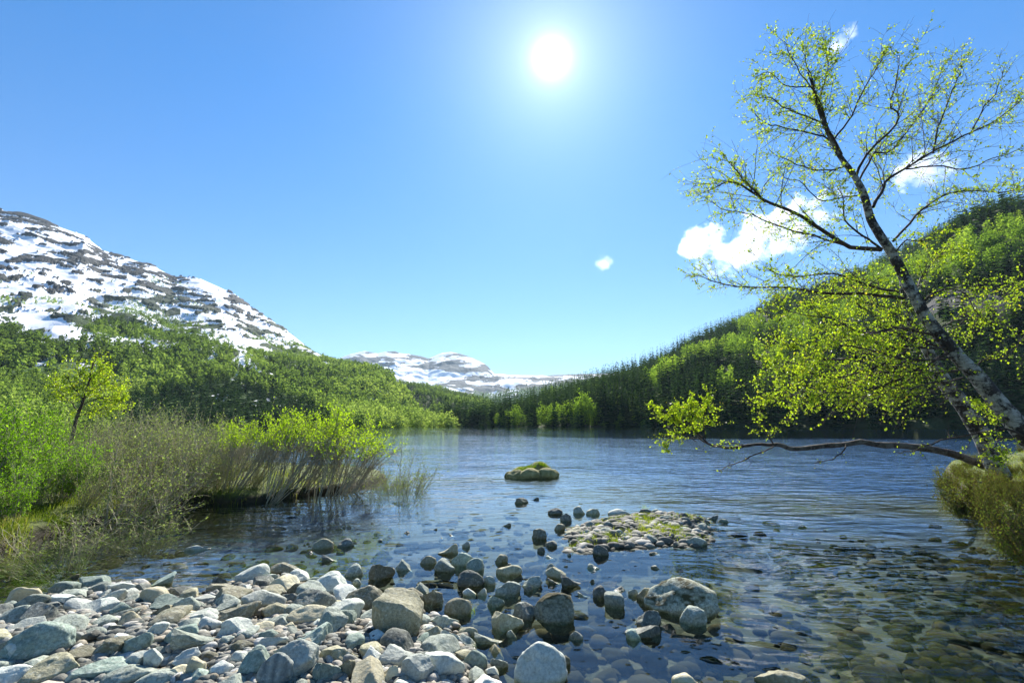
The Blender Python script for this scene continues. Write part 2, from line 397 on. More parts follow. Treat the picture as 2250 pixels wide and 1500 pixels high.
def sdf(poly, x, y):
    """signed distance, positive inside"""
    x = np.asarray(x, float); y = np.asarray(y, float)
    if x.size > 2000:
        lo, hi = poly.min(0) - 4, poly.max(0) + 4
        k = (x > lo[0]) & (x < hi[0]) & (y > lo[1]) & (y < hi[1])
        if k.mean() < 0.95:
            res = np.full(x.shape, -4.0); res[k] = sdf_raw(poly, x[k], y[k]); return res
    return sdf_raw(poly, x, y)
def sdf_raw(poly, x, y):
    d = np.full(x.shape, 1e9); ins = np.zeros(x.shape, bool)
    n = len(poly)
    for i in range(n):
        ax, ay = poly[i]; bx, by = poly[(i + 1) % n]
        ex, ey = bx - ax, by - ay
        t = np.clip(((x - ax) * ex + (y - ay) * ey) / (ex * ex + ey * ey + 1e-12), 0, 1)
        d = np.minimum(d, np.hypot(x - ax - t * ex, y - ay - t * ey))
        c = ((ay > y) != (by > y)) & (x < (bx - ax) * (y - ay) / (by - ay + 1e-12) + ax)
        ins ^= c
    return np.where(ins, d, -d)
def ground_z(x, y, detail=True):
    x = np.asarray(x, float); y = np.asarray(y, float)
    w = 0.12 * fbm(x / 0.7, y / 0.7, 0, 3, 60) if detail else 0
    yy = np.clip(y - 3, 0, 40) * (1 + 0.25 * fbm(x / 5, y / 5, 0, 3, 67)); depth = -0.15 - 0.027 * yy - 0.08 * np.clip(y - 40, 0, 45)
    depth = depth - 0.16 * sstep(0.6, 3.5, x - 0.12 * y)
    depth = depth - 0.10 * sstep(-1.2, -3.0, x) * sstep(4, 6, y)
    depth = np.maximum(depth, -5.0) + 0.05 * fbm(x / 1.3, y / 1.3, 0, 3, 61)
    sb = sdf(BANK, x, y); ss = sdf(SPIT, x, y); sr = sdf(RBANK, x, y); si = sdf(ISLET, x, y)
    z = depth
    z = np.maximum(z, -0.02 + np.where(sb > 0, np.minimum(sb, 1.6) * 0.105, np.maximum(sb, -3.9) * 0.40 - 2.0 * (sb < -3.5)) + 0.03 * fbm(x / 0.5, y / 0.5, 0, 3, 62))
    e = sstep(-0.12, 0.20, ss + w * 0.6)
    z = z * (1 - e) + e * (0.17 + 0.14 * sstep(0.1, 1.4, ss) + 0.09 * fbm(x / 0.55, y / 0.55, 0, 4, 63)) if True else z
    z = np.where(ss > 0.3, np.maximum(z, 0.10 + 0.10 * fbm(x / 0.6, y / 0.6, 0, 3, 64)), z)
    e = sstep(-0.15, 0.5, sr + w * 0.6)
    z = z * (1 - e) + e * (0.22 + 0.33 * sstep(0.2, 2.4, sr) + 0.06 * fbm(x / 0.6, y / 0.6, 0, 4, 65))
    z = np.maximum(z, -0.03 + np.where(si > 0, np.minimum(si, 0.35) * 0.16, si * 0.55 - 4.0 * (si < -3.0)) + 0.02 * fbm(x / 0.3, y / 0.3, 0, 3, 66))
    return z

def bed_mat():
    m = MT('river_bed'); p = m.pos()
    v = m.voro(p, 9.0, out='Color'); sep = m.n('ShaderNodeSeparateColor'); m.l(v, sep.inputs[0])
    vd = m.voro(p, 9.0)
    nz = m.noise(p, 3.0, 6, 0.65)
    c = m.ramp(sep.outputs[0], [(0.0, (0.018, 0.02, 0.010)), (0.35, (0.04, 0.038, 0.022)), (0.7, (0.07, 0.062, 0.038)), (0.95, (0.12, 0.105, 0.07))])
    algae = m.mix(m.ramp(m.noise(p, 0.9, 4), [(0.4, 0.15), (0.65, 0.85)]), c, (0.034, 0.036, 0.007))
    c2 = m.mix(m.ramp(nz, [(0.3, 0.0), (0.8, 0.5)]), algae, (0.015, 0.018, 0.008))
    scatter_blue = m.mix(m.attr('scatter_blue'), c2, (0.004, 0.07, 0.27))  # blue light scattered in deep water, painted into the bed colour by depth
    mossy = m.ramp(m.noise(p, 5.0, 6, 0.7), [(0.25, (0.03, 0.028, 0.012)), (0.45, (0.07, 0.09, 0.02)), (0.6, (0.13, 0.16, 0.03)), (0.78, (0.22, 0.20, 0.08))])
    soil = m.ramp(m.noise(p, 9.0, 6, 0.7), [(0.3, (0.02, 0.014, 0.008)), (0.7, (0.06, 0.045, 0.025))])
    c3 = m.mix(m.attr('moss'), scatter_blue, mossy); c3 = m.mix(m.attr('soil'), c3, soil)
    grav = m.ramp(m.noise(p, 40.0, 4, 0.7), [(0.3, (0.05, 0.046, 0.035)), (0.7, (0.17, 0.16, 0.12))])
    c3 = m.mix(m.attr('gravel'), c3, grav)
    h = m.math('ADD', m.math('MULTIPLY', vd, -0.6), m.noise(p, 25.0, 5, 0.7))
    return m.done(m.pbr(c3, 0.85, m.bump(h, 0.9, 0.03), 0.2))
M_bed = bed_mat()
def axis(a, b, fine0, fine1, step, grow=1.25):
    v = list(np.arange(fine0, fine1 + 1e-6, step)); s = step
    x = v[-1]
    while x < b: s *= grow; x += s; v.append(min(x, b))
    x = v[0]; s = step; w = []
    while x > a: s *= grow; x -= s; w.append(max(x, a))
    return np.array(w[::-1] + v)
gx = axis(-7000, 7000, -13, 17, 0.065); gy = axis(-3000, 7000, 1.5, 19, 0.065)
GX, GY = np.meshgrid(gx, gy, indexing='ij')
GZ = ground_z(GX, GY)
GZ = np.where(GY < -3, np.minimum(GZ, 1.0), GZ)
ss_ = sdf(SPIT, GX, GY); sr_ = sdf(RBANK, GX, GY); sb_ = sdf(BANK, GX, GY); si_ = sdf(ISLET, GX, GY)
veg_ = np.maximum(sstep(0.05, 0.25, ss_), sstep(0.05, 0.4, sr_)) * sstep(0.05, 0.16, GZ)
soil_ = np.maximum(sstep(-0.2, 0.0, ss_), sstep(-0.2, 0.05, sr_)) * (1 - veg_) * sstep(-0.12, 0.0, GZ)
grav_ = np.maximum(sstep(-0.1, 0.1, sb_), sstep(-0.15, 0.05, si_))
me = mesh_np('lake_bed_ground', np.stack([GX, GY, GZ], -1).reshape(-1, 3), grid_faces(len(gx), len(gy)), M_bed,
             {'scatter_blue': 1.0 * sstep(-0.30, -0.85, GZ + 0.25 * fbm(GX / 2.5, GY / 2.5, 0, 3, 68)).ravel(), 'moss': veg_.ravel(), 'soil': soil_.ravel(), 'gravel': grav_.ravel()}, smooth=True)
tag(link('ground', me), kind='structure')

def water_mat():
    m = MT('lake_water'); p0 = m.pos()
    wob = m.n('ShaderNodeTexNoise'); wob.inputs['Scale'].default_value = 0.55; wob.inputs['Detail'].default_value = 2; m.l(p0, wob.inputs['Vector'])
    off = m.n('ShaderNodeVectorMath', operation='SCALE'); off.inputs['Scale'].default_value = 0.9; m.l(wob.outputs['Color'], off.inputs[0])
    pa = m.n('ShaderNodeVectorMath', operation='ADD'); m.l(p0, pa.inputs[0]); m.l(off.outputs[0], pa.inputs[1])
    def st(v, sc):
        q = m.n('ShaderNodeVectorMath', operation='MULTIPLY'); q.inputs[1].default_value = sc; m.l(v, q.inputs[0]); return q.outputs[0]
    a = m.noise(st(pa.outputs[0], (0.55, 1.25, 1)), 3.4, 2, 0.45)       # fine wind ripples, crests across the view
    b = m.noise(st(pa.outputs[0], (0.75, 1.1, 1)), 1.1, 2, 0.5)
    c = m.noise(st(pa.outputs[0], (0.35, 0.8, 1)), 0.22, 2, 0.5)
    f = m.noise(st(pa.outputs[0], (0.8, 1.2, 1)), 11.0, 2, 0.5)
    w1 = m.attr('calm')                                                # 0 calm .. 1 ruffled
    h = m.math('ADD', m.math('MULTIPLY', a, 0.046), m.math('MULTIPLY', b, 0.060))
    h = m.math('ADD', h, m.math('MULTIPLY', c, 0.14))
    h = m.math('ADD', h, m.math('MULTIPLY', f, 0.005))
    # a few steep wavelets that catch the sun
    for sc_, th_, am_ in ((1.6, 0.70, 9.0), (5.0, 0.70, 3.5), (15.0, 0.71, 1.2)):
        k = m.noise(st(pa.outputs[0], (0.9, 1.1, 1)), sc_, 1, 0.5)
        h = m.math('ADD', h, m.math('MULTIPLY', m.math('MAXIMUM', m.math('SUBTRACT', k, th_), 0.0), am_))
    h = m.math('MULTIPLY', h, w1)
    bp = m.n('ShaderNodeBump'); bp.inputs['Strength'].default_value = 1.0; bp.inputs['Distance'].default_value = 1.0; m.l(h, bp.inputs['Height'])
    g = m.n('ShaderNodeBsdfGlossy'); g.inputs['Roughness'].default_value = 0.02; g.inputs[0].default_value = (0.96, 0.98, 1, 1); m.l(bp.outputs[0], g.inputs['Normal'])
    t = m.n('ShaderNodeBsdfTransparent'); t.inputs[0].default_value = (0.82, 0.90, 0.84, 1)
    fr = m.n('ShaderNodeFresnel'); gb = m.n('ShaderNodeNewGeometry'); m.l(m.math('ADD', 1.333, m.math('MULTIPLY', gb.outputs['Backfacing'], 1 / 1.333 - 1.333)), fr.inputs[0]); m.l(bp.outputs[0], fr.inputs['Normal'])
    x = m.n('ShaderNodeMixShader'); m.l(fr.outputs[0], x.inputs[0]); m.l(t.outputs[0], x.inputs[1]); m.l(g.outputs[0], x.inputs[2])
    return m.done(x.outputs[0])
wx = axis(-2400, 2400, -14, 18, 0.4, 1.2); wy = axis(-40, 2400, 1, 24, 0.4, 1.2)
WX, WY = np.meshgrid(wx, wy, indexing='ij')
ruf = 0.20 + 0.42 * sstep(7, 19, WY + 2.5 * fbm(WX / 3, WY / 3, 0, 2, 70)) + 0.75 * sstep(0.9, 3.2, WX - 0.10 * WY) * sstep(30, 14, WY)
ruf = ruf * (1 - 0.42 * sstep(20, 45, WY))
ruf = ruf + 0.18 * sstep(-2.5, -4.5, WX) * sstep(4, 6, WY) * sstep(16, 9, WY)
ruf = ruf + 0.45 * sstep(1.0, 3.5, WX) * sstep(12, 5, WY)
ruf = np.clip(ruf * (1 + 0.5 * fbm(WX / 2.5, WY / 5, 0, 3, 71)), 0.05, 1.4)
me = mesh_np('lake_water', np.stack([WX, WY, WX * 0], -1).reshape(-1, 3), grid_faces(len(wx), len(wy)), water_mat(), {'calm': ruf.ravel()}, smooth=True)
tag(link('lake_water', me), kind='structure')

# ================================================================== ROCKS
import bmesh
def ico(sub):
    bm = bmesh.new(); bmesh.ops.create_icosphere(bm, subdivisions=sub, radius=1.0)
    V = np.array([v.co[:] for v in bm.verts]); Fc = np.array([[v.index for v in f.verts] for f in bm.faces]); bm.free()
    return V, Fc
ICO = {k: ico(k) for k in (1, 2, 3, 4, 5)}
def rock_verts(seed, sub=4, cuts=14, angular=0.8, rough=0.06):
    r = np.random.default_rng(seed); V, Fc = ICO[sub]; V = V.copy()
    for _ in range(cuts):
        n = r.normal(size=3); n /= np.linalg.norm(n); d = r.uniform(0.48, 0.86) + (1 - angular) * 0.2
        s = V @ n; k = s > d
        V[k] -= np.outer((s[k] - d) * min(1, angular + 0.15), n)
    o = r.uniform(-50, 50, 3)
    L = np.linalg.norm(V, axis=1, keepdims=True)
    nn = V / L
    dis = fbm(V[:, 0] * 1.5 + o[0], V[:, 1] * 1.5 + o[1], V[:, 2] * 1.5 + o[2], 2, seed) * 0.13
    dis += fbm(V[:, 0] * 5 + o[0], V[:, 1] * 5 + o[1], V[:, 2] * 5 + o[2], 4, seed + 5) * rough
    V = V + nn * dis[:, None]
    V = V - (V.max(0) + V.min(0)) / 2
    return V / ((V.max(0) - V.min(0)) / 2), Fc
def rock_mat(name, stops, speck=0.5, lichen=0.25, band=0.0, moss=None):
    m = MT(name); p = m.pos(space='obj'); wpos = m.pos()
    oi = m.n('ShaderNodeObjectInfo')
    sh = m.n('ShaderNodeVectorMath', operation='ADD'); m.l(wpos, sh.inputs[0])
    wpos2 = sh.outputs[0]; sh.inputs[1].default_value = (3.1, 1.7, 0.3)
    big = m.noise(wpos2, 4.0, 6, 0.65)
    c = m.ramp(big, stops)
    fine = m.noise(wpos2, 55.0, 5, 0.75)
    c = m.mix(m.math('MULTIPLY', m.ramp(fine, [(0.40, 1.0), (0.56, 0.0)]), speck), c, (0.035, 0.037, 0.035))
    fine2 = m.noise(wpos2, 34.0, 4, 0.7)
    c = m.mix(m.math('MULTIPLY', m.ramp(fine2, [(0.52, 0.0), (0.66, 1.0)]), 0.45), c, (0.60, 0.60, 0.56))
    lich = m.noise(wpos2, 11.0, 6, 0.75)
    c = m.mix(m.math('MULTIPLY', m.ramp(lich, [(0.50, 0.0), (0.62, 1.0)]), lichen), c, (0.15, 0.155, 0.07))
    if band:
        w = m.n('ShaderNodeTexWave'); w.inputs['Scale'].default_value = 6; w.inputs['Distortion'].default_value = 6; w.inputs['Detail'].default_value = 4; m.l(wpos2, w.inputs['Vector'])
        c = m.mix(m.math('MULTIPLY', w.outputs['Fac'], band), c, (0.55, 0.55, 0.52))
    c = m.mix(1.0, c, (1.0, 1.02, 0.92), 'MULTIPLY')
    hsv = m.n('ShaderNodeHueSaturation'); m.l(c, hsv.inputs['Color']); m.l(m.math('ADD', m.math('MULTIPLY', oi.outputs['Random'], 0.55), 0.70), hsv.inputs['Value']); c = hsv.outputs[0]
    if moss:
        ge = m.n('ShaderNodeNewGeometry'); sz = m.n('ShaderNodeSeparateXYZ'); m.l(ge.outputs['Normal'], sz.inputs[0])
        mk = m.math('MULTIPLY', m.ramp(m.noise(wpos2, 3.6, 5, 0.7), [(0.47, 0.0), (0.54, 1.0)]), m.ramp(sz.outputs[2], [(0.4, 0.0), (0.7, 1.0)]))
        c = m.mix(mk, c, moss)
    # wet, weedy foot up to the waterline
    s3 = m.n('ShaderNodeSeparateXYZ'); m.l(wpos, s3.inputs[0])
    zz = m.math('ADD', s3.outputs[2], m.math('MULTIPLY', m.math('SUBTRACT', m.noise(wpos, 9.0, 3), 0.5), 0.05))
    wet = m.n('ShaderNodeMapRange'); wet.inputs['From Min'].default_value = 0.035; wet.inputs['From Max'].default_value = 0.010; m.l(zz, wet.inputs['Value'])
    cw = m.mix(1.0, c, (0.74, 0.70, 0.50), 'MULTIPLY')
    c = m.mix(wet.outputs[0], c, cw)
    rg = m.math('SUBTRACT', 0.82, m.math('MULTIPLY', wet.outputs[0], 0.55))
    h = m.math('ADD', m.math('MULTIPLY', m.noise(wpos2, 16.0, 6, 0.7), 1.0), m.math('MULTIPLY', fine, 0.35))
    return m.done(m.pbr(c, rg, m.bump(h, 0.8, 0.022), 0.3))
RM = {
 'grey': rock_mat('grey_stone', [(0.3, (0.22, 0.24, 0.22)), (0.7, (0.40, 0.43, 0.39))]),
 'pale': rock_mat('pale_stone', [(0.3, (0.40, 0.41, 0.39)), (0.7, (0.62, 0.63, 0.60))], 0.35, 0.12),
 'white': rock_mat('white_stone', [(0.3, (0.60, 0.61, 0.60)), (0.7, (0.80, 0.80, 0.78))], 0.25, 0.05),
 'green': rock_mat('greenish_stone', [(0.3, (0.20, 0.26, 0.23)), (0.7, (0.38, 0.45, 0.41))], 0.45, 0.1),
 'tan': rock_mat('tan_stone', [(0.3, (0.28, 0.25, 0.17)), (0.7, (0.46, 0.42, 0.30))], 0.4, 0.2),
 'cream': rock_mat('cream_stone', [(0.3, (0.50, 0.42, 0.28)), (0.7, (0.64, 0.57, 0.43))], 0.2, 0.1),
 'dark': rock_mat('dark_stone', [(0.3, (0.10, 0.105, 0.10)), (0.7, (0.22, 0.225, 0.21))], 0.5, 0.25),
 'brown': rock_mat('brown_stone', [(0.3, (0.15, 0.13, 0.09)), (0.7, (0.30, 0.27, 0.20))], 0.5, 0.3),
 'band': rock_mat('banded_grey_stone', [(0.3, (0.13, 0.15, 0.16)), (0.7, (0.24, 0.26, 0.27))], 0.4, 0.0, 0.35),
 'mossy': rock_mat('mossy_granite', [(0.3, (0.25, 0.26, 0.21)), (0.7, (0.42, 0.43, 0.36))], 0.6, 0.4, 0, (0.06, 0.05, 0.015)),
}
CW = {'grey': 'grey', 'pale': 'pale grey', 'white': 'whitish', 'green': 'greenish grey', 'tan': 'tan', 'cream': 'cream', 'dark': 'dark grey', 'brown': 'brownish', 'band': 'banded grey', 'mossy': 'moss-patched'}
# (centre x, bottom y, width, height in photo pixels, colour, shape r=round a=angular f=flat wedge, label, landmark phrase)
RL = [
(62,1349,68,44,'grey','a','grey rock slab at the upper left edge of the stone bank','the grey slab at the bank edge'),
(12,1350,44,28,'grey','f',None,None),
(85,1450,124,84,'green','r','large rounded greenish boulder at the left side of the stone bank','the large greenish boulder'),
(22,1466,52,56,'pale','a','rough pale rock leaning on the front of the large greenish boulder',None),
(18,1506,84,44,'white','r','smooth whitish stone cut off by the bottom left corner',None),
(100,1503,116,60,'tan','f','tan wedge-shaped stone below the large greenish boulder','the tan wedge stone'),
(216,1488,112,44,'green','f','flat-topped greenish slab near the bottom left','the flat greenish slab'),
(168,1455,80,40,'brown','f',None,None),(300,1434,56,44,'green','r','smooth egg-shaped greenish stone standing tilted among left pebbles','the tilted egg-shaped stone'),
(245,1442,72,40,'brown','a',None,None),(338,1410,58,42,'pale','a',None,None),(398,1412,66,38,'green','r',None,None),
(422,1431,86,55,'grey','f','long grey wedge stone with a sharp ridge beside a dark gap','the long ridged wedge'),
(440,1380,72,38,'pale','a',None,None),(405,1364,52,56,'grey','a','upright pointed grey stone near the waterside edge of the bank','the upright pointed stone'),
(520,1376,94,56,'brown','f','large tilted brownish slab in the middle of the stone bank','the large tilted brown slab'),
(514,1410,74,52,'pale','a',None,None),(494,1426,38,28,'grey','r',None,None),(360,1368,58,42,'tan','a',None,None),(322,1373,62,30,'dark','f',None,None),
(254,1373,86,36,'grey','f','low grey wedge stone above the dark shaded block',None),(256,1400,46,32,'dark','a',None,None),(294,1395,40,28,'grey','a',None,None),
(190,1416,88,32,'grey','f',None,None),(396,1320,72,32,'dark','a','dark grey slab lying along the water edge','the dark slab on the water edge'),
(530,1312,54,30,'white','a',None,None),(554,1282,70,42,'pale','r','pale dome-shaped rock at the water edge behind the bank','the pale dome rock'),
(481,1287,30,26,'dark','a',None,None),(484,1307,60,28,'brown','r',None,None),(462,1334,90,30,'pale','f',None,None),(161,1333,30,26,'pale','r',None,None),
(148,1316,46,22,'pale','f',None,None),(178,1311,42,20,'grey','f',None,None),(218,1316,42,20,'pale','f',None,None),(268,1295,36,18,'white','r',None,None),
(310,1303,36,22,'dark','a',None,None),(240,1334,60,40,'pale','f',None,None),(155,1380,66,30,'pale','f',None,None),(408,1465,54,38,'white','r',None,None),
(335,1462,38,54,'pale','a',None,None),(300,1463,56,30,'pale','a',None,None),(285,1503,110,42,'grey','r','large speckled grey rock at the bottom edge left of centre','the speckled bottom rock'),
(345,1512,100,36,'grey','r',None,None),(394,1486,46,24,'cream','a',None,None),(430,1480,38,38,'cream','r',None,None),(490,1483,54,32,'white','r','bright white rounded stone near the bottom of the bank','the bright white stone'),
(440,1508,66,38,'green','a',None,None),(528,1438,54,30,'brown','a',None,None),
(605,1506,74,70,'band','r','dark banded round stone at the bottom of the stone bank','the dark banded stone'),
(649,1486,100,76,'pale','r','large smooth pale rock behind the dark banded stone','the large pale smooth rock'),
(556,1484,70,60,'green','f',None,None),(585,1422,58,38,'green','a',None,None),(640,1400,36,32,'cream','r','small round cream stone in the middle of the stone bank','the round cream stone'),
(644,1364,60,36,'grey','r',None,None),(608,1362,68,42,'tan','a','blocky tan slab on the middle of the stone bank','the blocky tan slab'),
(690,1354,92,60,'dark','r','large dark rock mottled with white left of the block-shaped boulder','the white-mottled dark rock'),
(716,1306,92,48,'pale','f','long smooth pale rock sloping down to the water','the long smooth sloping rock'),(626,1262,60,30,'brown','r','brown rock with mossy stain behind the pale dome rock',None),
(618,1290,46,32,'dark','r',None,None),(650,1309,40,30,'brown','r',None,None),(590,1322,50,30,'tan','r',None,None),
(800,1348,86,62,'brown','r','big dark-topped dome rock touching the left of the block-shaped boulder','the dark dome rock'),
(871,1408,124,104,'tan','b','huge block-shaped tan boulder, the biggest of the stone bank','the block boulder'),
(743,1384,78,44,'green','r',None,None),(690,1426,86,50,'green','f','dark green slab with straight top edge on the stone bank','the straight-edged green slab'),
(744,1462,88,50,'tan','f',None,None),(815,1472,54,48,'white','a','jagged white rock below the huge block-shaped boulder','the jagged white rock'),
(857,1500,34,42,'cream','r','round orange-tinted stone standing at the bottom edge','the orange-tinted round stone'),(820,1488,50,26,'white','f',None,None),
(912,1504,78,62,'pale','a','broad pale angular rock at the bottom edge right of the orange stone','the broad pale bottom rock'),(762,1492,46,46,'tan','a',None,None),(717,1504,62,50,'green','a',None,None),
(986,1422,52,54,'pale','a','pyramid-shaped pale stone right of the huge block-shaped boulder','the pyramid-shaped stone'),(952,1410,46,48,'tan','r',None,None),(1026,1400,50,24,'tan','r',None,None),
(1044,1472,56,62,'green','r','upright egg-shaped greenish stone near the bottom centre','the upright egg-shaped stone'),(1006,1350,60,38,'tan','r',None,None),(952,1328,52,34,'brown','a',None,None),
(925,1306,42,26,'grey','r',None,None),(897,1322,60,32,'brown','r',None,None),(977,1258,44,32,'grey','r','round grey stone with stained waterline in the blue shallows','the round stained stone'),
(839,1275,58,40,'brown','a','brown angular rock alone in the shallows behind the block boulder','the brown rock in the shallows'),(886,1255,38,26,'grey','a',None,None),
(775,1265,44,26,'grey','f','low triangular grey stone in the water behind the bank','the low triangular stone'),(785,1285,20,15,'grey','r',None,None),
(710,1206,44,24,'tan','r','rounded tan stone out in the water left of centre','the rounded tan stone'),(757,1201,40,18,'dark','f','dark flat pointed stone out in the water left of centre','the dark pointed stone'),
(725,1232,34,14,'dark','f',None,None),(433,1210,52,13,'pale','f','lone flat pale stone barely above the water by the left spit','the lone flat stone'),
(984,1218,44,24,'tan','f','knobbly tan stone in the middle of the shallows','the knobbly tan stone'),(1024,1202,18,13,'pale','a',None,None),(941,1240,36,20,'tan','r',None,None),
(1013,1245,46,36,'green','r',None,None),(1043,1255,40,30,'green','r',None,None),(1034,1290,58,38,'dark','r','dark rounded rock with weed beneath the green stones','the dark weedy rock'),(1076,1286,28,34,'grey','r',None,None),
(1061,1308,24,24,'pale','r',None,None),(1031,1308,30,18,'pale','r',None,None),(1102,1237,27,40,'tan','r','upright tan stone standing alone in the blue shallows','the upright tan stone'),
(1118,1265,58,26,'tan','r',None,None),(1186,1185,34,34,'brown','a','blocky brown stone in the water left of the grassy islet','the blocky brown stone'),
(1220,1130,32,15,'dark','r',None,None),(1244,1146,28,24,'dark','r','dark round stone by the far left tip of the grassy islet','the dark round stone'),(1145,1106,30,13,'brown','a','outermost flat-topped brown stone in front of the tussock rock','the outermost brown stone'),
(1175,1098,20,6,'dark','f',None,None),(1112,1156,22,9,'dark','f',None,None),(1230,1165,24,15,'tan','a',None,None),(1264,1177,48,20,'tan','f',None,None),
(1212,1201,25,14,'dark','r',None,None),(1189,1213,18,14,'dark','r',None,None),(1208,1227,23,9,'pale','f',None,None),(1320,1220,34,34,'dark','r','round dark grey stone at the front edge of the grassy islet','the round stone before the islet'),
(1251,1221,9,11,'dark','r',None,None),(1304,1252,34,17,'grey','f','flat grey stone alone in the water before the grassy islet','the flat stone before the islet'),
(1222,1270,44,28,'tan','a','flat-topped tan stone above the big mottled boulder','the flat-topped tan stone'),(1210,1251,20,14,'grey','r',None,None),(1255,1289,44,30,'dark','f',None,None),(1218,1282,28,14,'dark','f',None,None),
(1115,1311,60,36,'grey','a','flat-topped grey block left of the big mottled boulder','the flat-topped grey block'),(1160,1300,20,24,'dark','r',None,None),(1170,1292,44,26,'grey','r',None,None),
(1150,1364,54,52,'dark','a','dark faceted rock touching the left of the mottled boulder',None),(1218,1369,90,78,'mossy','r','big mottled grey boulder standing in water right of centre','the big mottled boulder'),
(1322,1314,38,30,'dark','r',None,None),(1350,1336,48,34,'grey','b','pale-topped square stone between the mottled and mossy boulders','the square pale-topped stone'),(1362,1299,30,11,'dark','f',None,None),
(1418,1320,42,40,'brown','r',None,None),(1500,1354,158,88,'mossy','r','widest boulder in the water, domed with a brown moss patch','the wide mossy boulder'),
(1525,1376,58,48,'grey','r','rounded grey stone against the front of the wide mossy boulder','the mossy boulder front stone'),(1426,1382,54,56,'dark','r','pointed dark stone left of the wide mossy boulder front',None),
(1412,1402,76,36,'dark','f','pale-edged dark wedge in the water before the mossy boulder','the pale-edged wedge'),(1393,1406,32,30,'green','r',None,None),
(1187,1506,120,96,'pale','r','big smooth pale dome at the bottom edge right of centre','the big pale dome'),(1238,1464,30,36,'brown','r',None,None),
(1115,1387,72,46,'tan','a','angular tan rock with orange face left of the mottled boulder','the angular tan rock'),(1074,1414,62,26,'grey','f',None,None),(1090,1334,38,26,'green','r',None,None),
(1266,1406,32,20,'dark','r','small dark stone in the water above the pale dome','the small dark stone'),(1125,1400,22,16,'grey','r',None,None),(1097,1470,40,28,'grey','a',None,None),(1080,1489,32,24,'white','a',None,None),
(1089,1436,34,20,'cream','a',None,None),(1510,1506,66,26,'cream','r','cream stone cut by the bottom edge in the right shallows','the cream bottom stone'),
(1712,1512,112,38,'tan','a','mottled tan rock at the bottom edge of the right stream',None),(1390,1308,22,16,'grey','r',None,None),(1443,1250,26,11,'dark','f',None,None),(1437,1218,26,10,'dark','f',None,None),
(155,1270,30,9,'brown','f',None,None),(834,1190,14,6,'dark','f',None,None),(893,1172,18,6,'dark','f',None,None),(680,1216,18,5,'dark','f',None,None),(955,1164,12,4,'dark','f',None,None),(990,1177,18,4,'dark','f',None,None),(970,1182,12,4,'dark','f',None,None),
(1300,1280,12,8,'brown','r',None,None),(1280,1308,20,10,'pale','f',None,None),(1118,1247,14,10,'dark','r',None,None),(1240,1245,14,5,'dark','f',None,None),(1265,1470,1,1,'dark','r',None,None),
]
IS = [(1273,1129,27,18),(1302,1131,31,14),(1334,1144,14,9),(1297,1162,24,18),(1336,1162,25,17),(1315,1149,13,9),(1352,1157,12,10),(1343,1167,16,10),(1325,1175,48,13),(1362,1178,24,16),
(1290,1176,20,13),(1257,1184,27,10),(1283,1189,34,12),(1265,1196,30,10),(1270,1212,38,13),(1360,1132,48,13),(1392,1138,16,18),(1418,1126,28,9),(1444,1126,24,9),(1466,1145,32,14),(1470,1156,34,13),
(1480,1132,28,10),(1508,1149,26,14),(1532,1147,26,12),(1540,1167,36,19),(1565,1141,28,10),(1589,1147,22,8),(1502,1170,38,13),(1505,1181,42,10),(1528,1199,48,21),(1488,1201,23,17),(1460,1192,36,18),
(1431,1194,31,24),(1405,1196,32,12),(1375,1181,27,11),(1406,1176,18,9),(1377,1156,20,9),(1366,1198,24,11),(1550,1176,11,10),(1566,1174,9,8)]
base_rocks = {}
def rock_proto(kind, i, big):
    """shared rock shapes: (kind, variant, detail)"""
    key = (kind, i, big)
    if key not in base_rocks:
        cuts, ang, rg = {'r': (9, 0.62, 0.05), 'a': (20, 1.0, 0.055), 'f': (16, 1.0, 0.05), 'b': (8, 0.85, 0.05)}[kind]
        V, Fc = rock_verts(1000 + i * 37 + ord(kind), 5 if big == 2 else (4 if big else 3), cuts, ang, rg)
        if kind == 'f':                                   # wedge: one end thinner
            V[:, 2] *= 0.62 + 0.38 * np.sign(V[:, 0]) * np.abs(V[:, 0]) ** 0.8 * (1 if i % 2 else -1)
            V[:, 2] /= np.abs(V[:, 2]).max()
        if kind == 'b':                                   # block: pushed towards a box
            V = np.sign(V) * np.abs(V) ** 0.62; V[:, :2] *= 0.88 + 0.12 * V[:, 2:3]
            V *= 1 + 0.05 * fbm(V[:, 0] * 2, V[:, 1] * 2, V[:, 2] * 2, 3, 5)[:, None]
        base_rocks[key] = (V, Fc)
    return base_rocks[key]
mesh_cache = {}
ROCKS = []      # (object, px centre, py, size px, colour, landmark phrase)
def put_rock(c, half, yaw, tilt, kind, col, big, label=None, land=None, variant=None):
    i = variant if variant is not None else random.randrange(10)
    V, Fc = rock_proto(kind, i, big)
    key = (kind, i, big, col)
    if key not in mesh_cache:
        mesh_cache[key] = mesh_np('stone', V, Fc, RM[col], smooth=True)
    o = link('boulder' if half[0] > 0.16 else 'stone', mesh_cache[key])
    o.rotation_euler = (tilt[0], tilt[1], yaw); o.scale = tuple(half); o.location = tuple(c)
    return o
occupied = []
k_ = 0
kk_ = random.Random(4)
